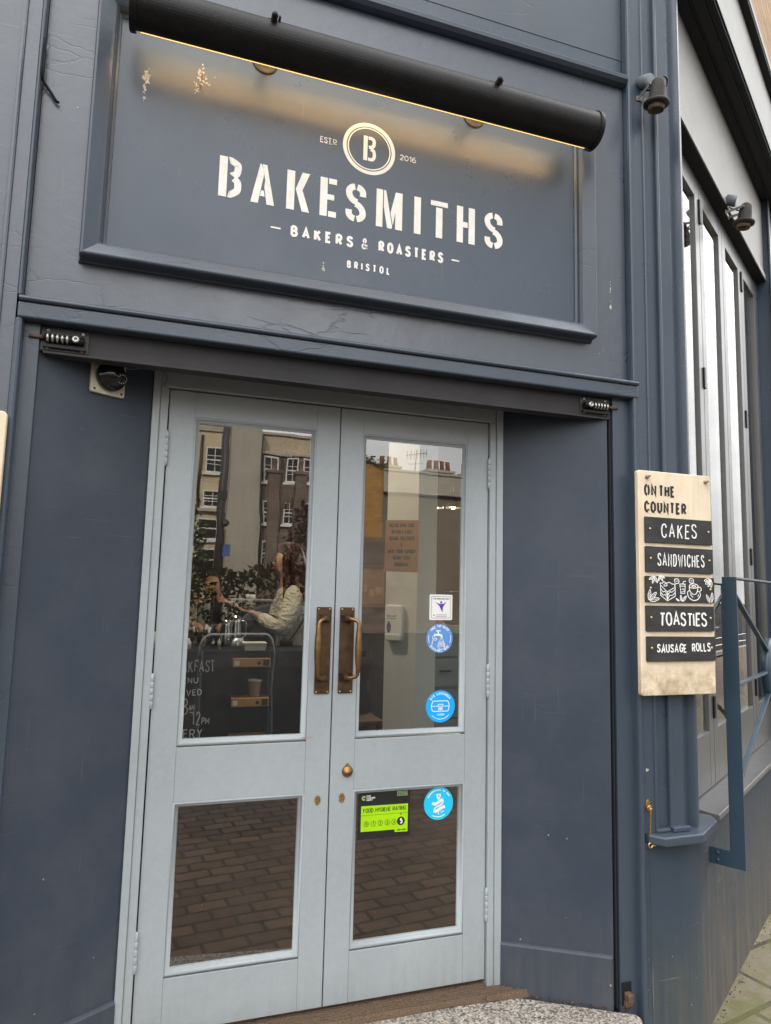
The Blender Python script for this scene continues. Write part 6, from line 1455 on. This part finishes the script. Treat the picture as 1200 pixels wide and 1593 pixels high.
# cars and bare trees along the side street (seen in the side windows)
def car(label, paintm, loc, rz):
    t = thing('parked_car', label, 'car', (0, 0, 0), 'cars parked along the side street')
    prof = [(-2.05, .35), (-2.1, .62), (-2.0, .86), (-1.35, .95), (-.85, 1.38), (-.4, 1.46), (.75, 1.45), (1.45, 1.05), (2.0, .95), (2.1, .7), (2.06, .35)]
    mb = MB(); n = len(prof); vs = []
    for y, k in ((-.84, 0), (-.80, 1), (.80, 1), (.84, 0)):
        for x, z in prof:
            tw = max(0, z-.95)*.28; yy = y-(tw if y > 0 else -tw); vs.append((x*(1 if k else .985), yy, z if k == 0 else z+.01))
    fs = [tuple(range(n)), tuple(range(4*n-1, 3*n-1, -1))]
    for r in range(3): fs += [(r*n+i, (r+1)*n+i, (r+1)*n+(i+1) % n, r*n+(i+1) % n) for i in range(n)]
    mb.add(vs, fs); bd = link('body', mb, paintm, t, .03, 3)
    for sy in (-1, 1):
        mb = MB(); q = [(-1.2, .98), (-.78, 1.33), (-.35, 1.39), (-.28, .98)]; q2 = [(-.2, .98), (-.27, 1.39), (.68, 1.38), (1.2, 1.02)]
        for poly in (q, q2):
            mb.hexa([(x, sy*(.845-max(0, z-.95)*.28), z) for x, z in poly]+[(x, sy*(.852-max(0, z-.95)*.28), z) for x, z in poly])
        link('side_window', mb, M['car_glass'], t)
    mb = MB(); mb.hexa([(-1.33, -.70, .985), (-1.33, .70, .985), (-.88, .60, 1.37), (-.88, -.60, 1.37), (-1.345, -.70, 1.0), (-1.345, .70, 1.0), (-.895, .60, 1.385), (-.895, -.60, 1.385)]); link('windscreen', mb, M['car_glass'], t)
    mb = MB(); mb.hexa([(1.40, -.68, 1.08), (1.40, .68, 1.08), (.80, .60, 1.43), (.80, -.60, 1.43), (1.42, -.68, 1.10), (1.42, .68, 1.10), (.82, .60, 1.45), (.82, -.60, 1.45)]); link('rear_window', mb, M['car_glass'], t)
    for sy in (-1, 1):
        mb = MB(); mb.box(2.03, 2.10, sy*.62-.14, sy*.62+.14, .68, .86); link('tail_lamp', mb, M['tail'], t, .01)
        mb = MB(); mb.box(-2.12, -2.03, sy*.62-.16, sy*.62+.16, .62, .76); link('headlight', mb, M['label_white'], t, .01)
        for x in (-1.3, 1.3):
            mb = MB(); mb.lathe([(.0, -.10), (.22, -.10), (.31, -.09), (.325, -.06), (.325, .06), (.31, .09), (.2, .09)], (x, sy*.78, .325), (0, sy, 0), 24); w = link('wheel', mb, M['tyre'], t)
            mb = MB(); mb.lathe([(.21, 0), (.20, .012), (.05, .02), (0, .02)], (x, sy*.78+sy*.085, .325), (0, sy, 0), 20); link('rim', mb, M['zinc'], w)
    t.location = loc; t.rotation_euler = (0, 0, rz); return t
RZ = rad(90)-ANG
car('dark parked car nearest the cafe along the side street', M['car_paint'], SW(22, 8.2, GZ-.12), RZ)
car('white parked car behind the dark one along the side street', M['car_white'], SW(28, 8.3, GZ-.12), RZ)
car('dark car parked on the far side of the street opposite the doors', M['car_paint'], (3.6, -19, G0), 0)
rb = random.Random(31)
def bare_tree(label, x, y, h):
    t = thing('bare_tree', label, 'tree', (x, y, G0), 'bare trees along the side street'); tr = MB(); cr = MB()
    def grow(p, d, L, r, depth):
        q = p+d*L; m = p+d*L*.5+Vector((rb.gauss(0, .06), rb.gauss(0, .06), 0))*L
        (tr if depth > 3 else cr).tube([p, m, q], [r, r*.85, r*.68], 6 if depth > 2 else 3, cap=False)
        if depth == 0: return
        for _ in range(3 if depth > 1 else 4):
            nd = (d+Vector((rb.gauss(0, .5), rb.gauss(0, .5), rb.gauss(.12, .3)))).normalized(); grow(q if rb.random() < .7 else m, nd, L*rb.uniform(.62, .85), r*.6, depth-1)
    grow(Vector((x, y, G0)), Vector((0, 0, 1)), h*.30, h*.022, 5)
    link('trunk', tr, M['bark'], t, recalc=False); link('crown', cr, M['bark'], t, recalc=False)
q = SW(30, 11.5, 0); bare_tree('bare spreading tree nearer the cafe along the side street', q[0], q[1], 8.5)
q = SW(38, 14, 0); bare_tree('taller bare tree further along the side street', q[0], q[1], 10.5)
hg_ = thing('hedge', 'long olive brown hedge behind the parked cars on the side street', 'hedge', SW(34, 14, G0))
def hedgef():
    s = rl_.uniform(14, 60); o = 15+rl_.gauss(0, .5); zt = 3.1+.5*math.sin(s*.7)+.3*math.sin(s*2.3); z = G0+(zt-G0)*(1-rl_.random()**2*.98); p = SW(s, o, z); return p, (rl_.gauss(0, 1), rl_.gauss(0, 1), rl_.gauss(0, 1))
mbh = leafcloud(5200, hedgef, .42); link('foliage', mbh, M['leaf_olive'], hg_, recalc=False)
mb = MB()
for k in range(46): 
    p = SW(14+k, 15.1, 0); mb.tube([(p[0], p[1], G0), (p[0]+rb.gauss(0, .1), p[1], 2.2)], [.06, .03], 6)
link('stems', mb, M['bark'], hg_)
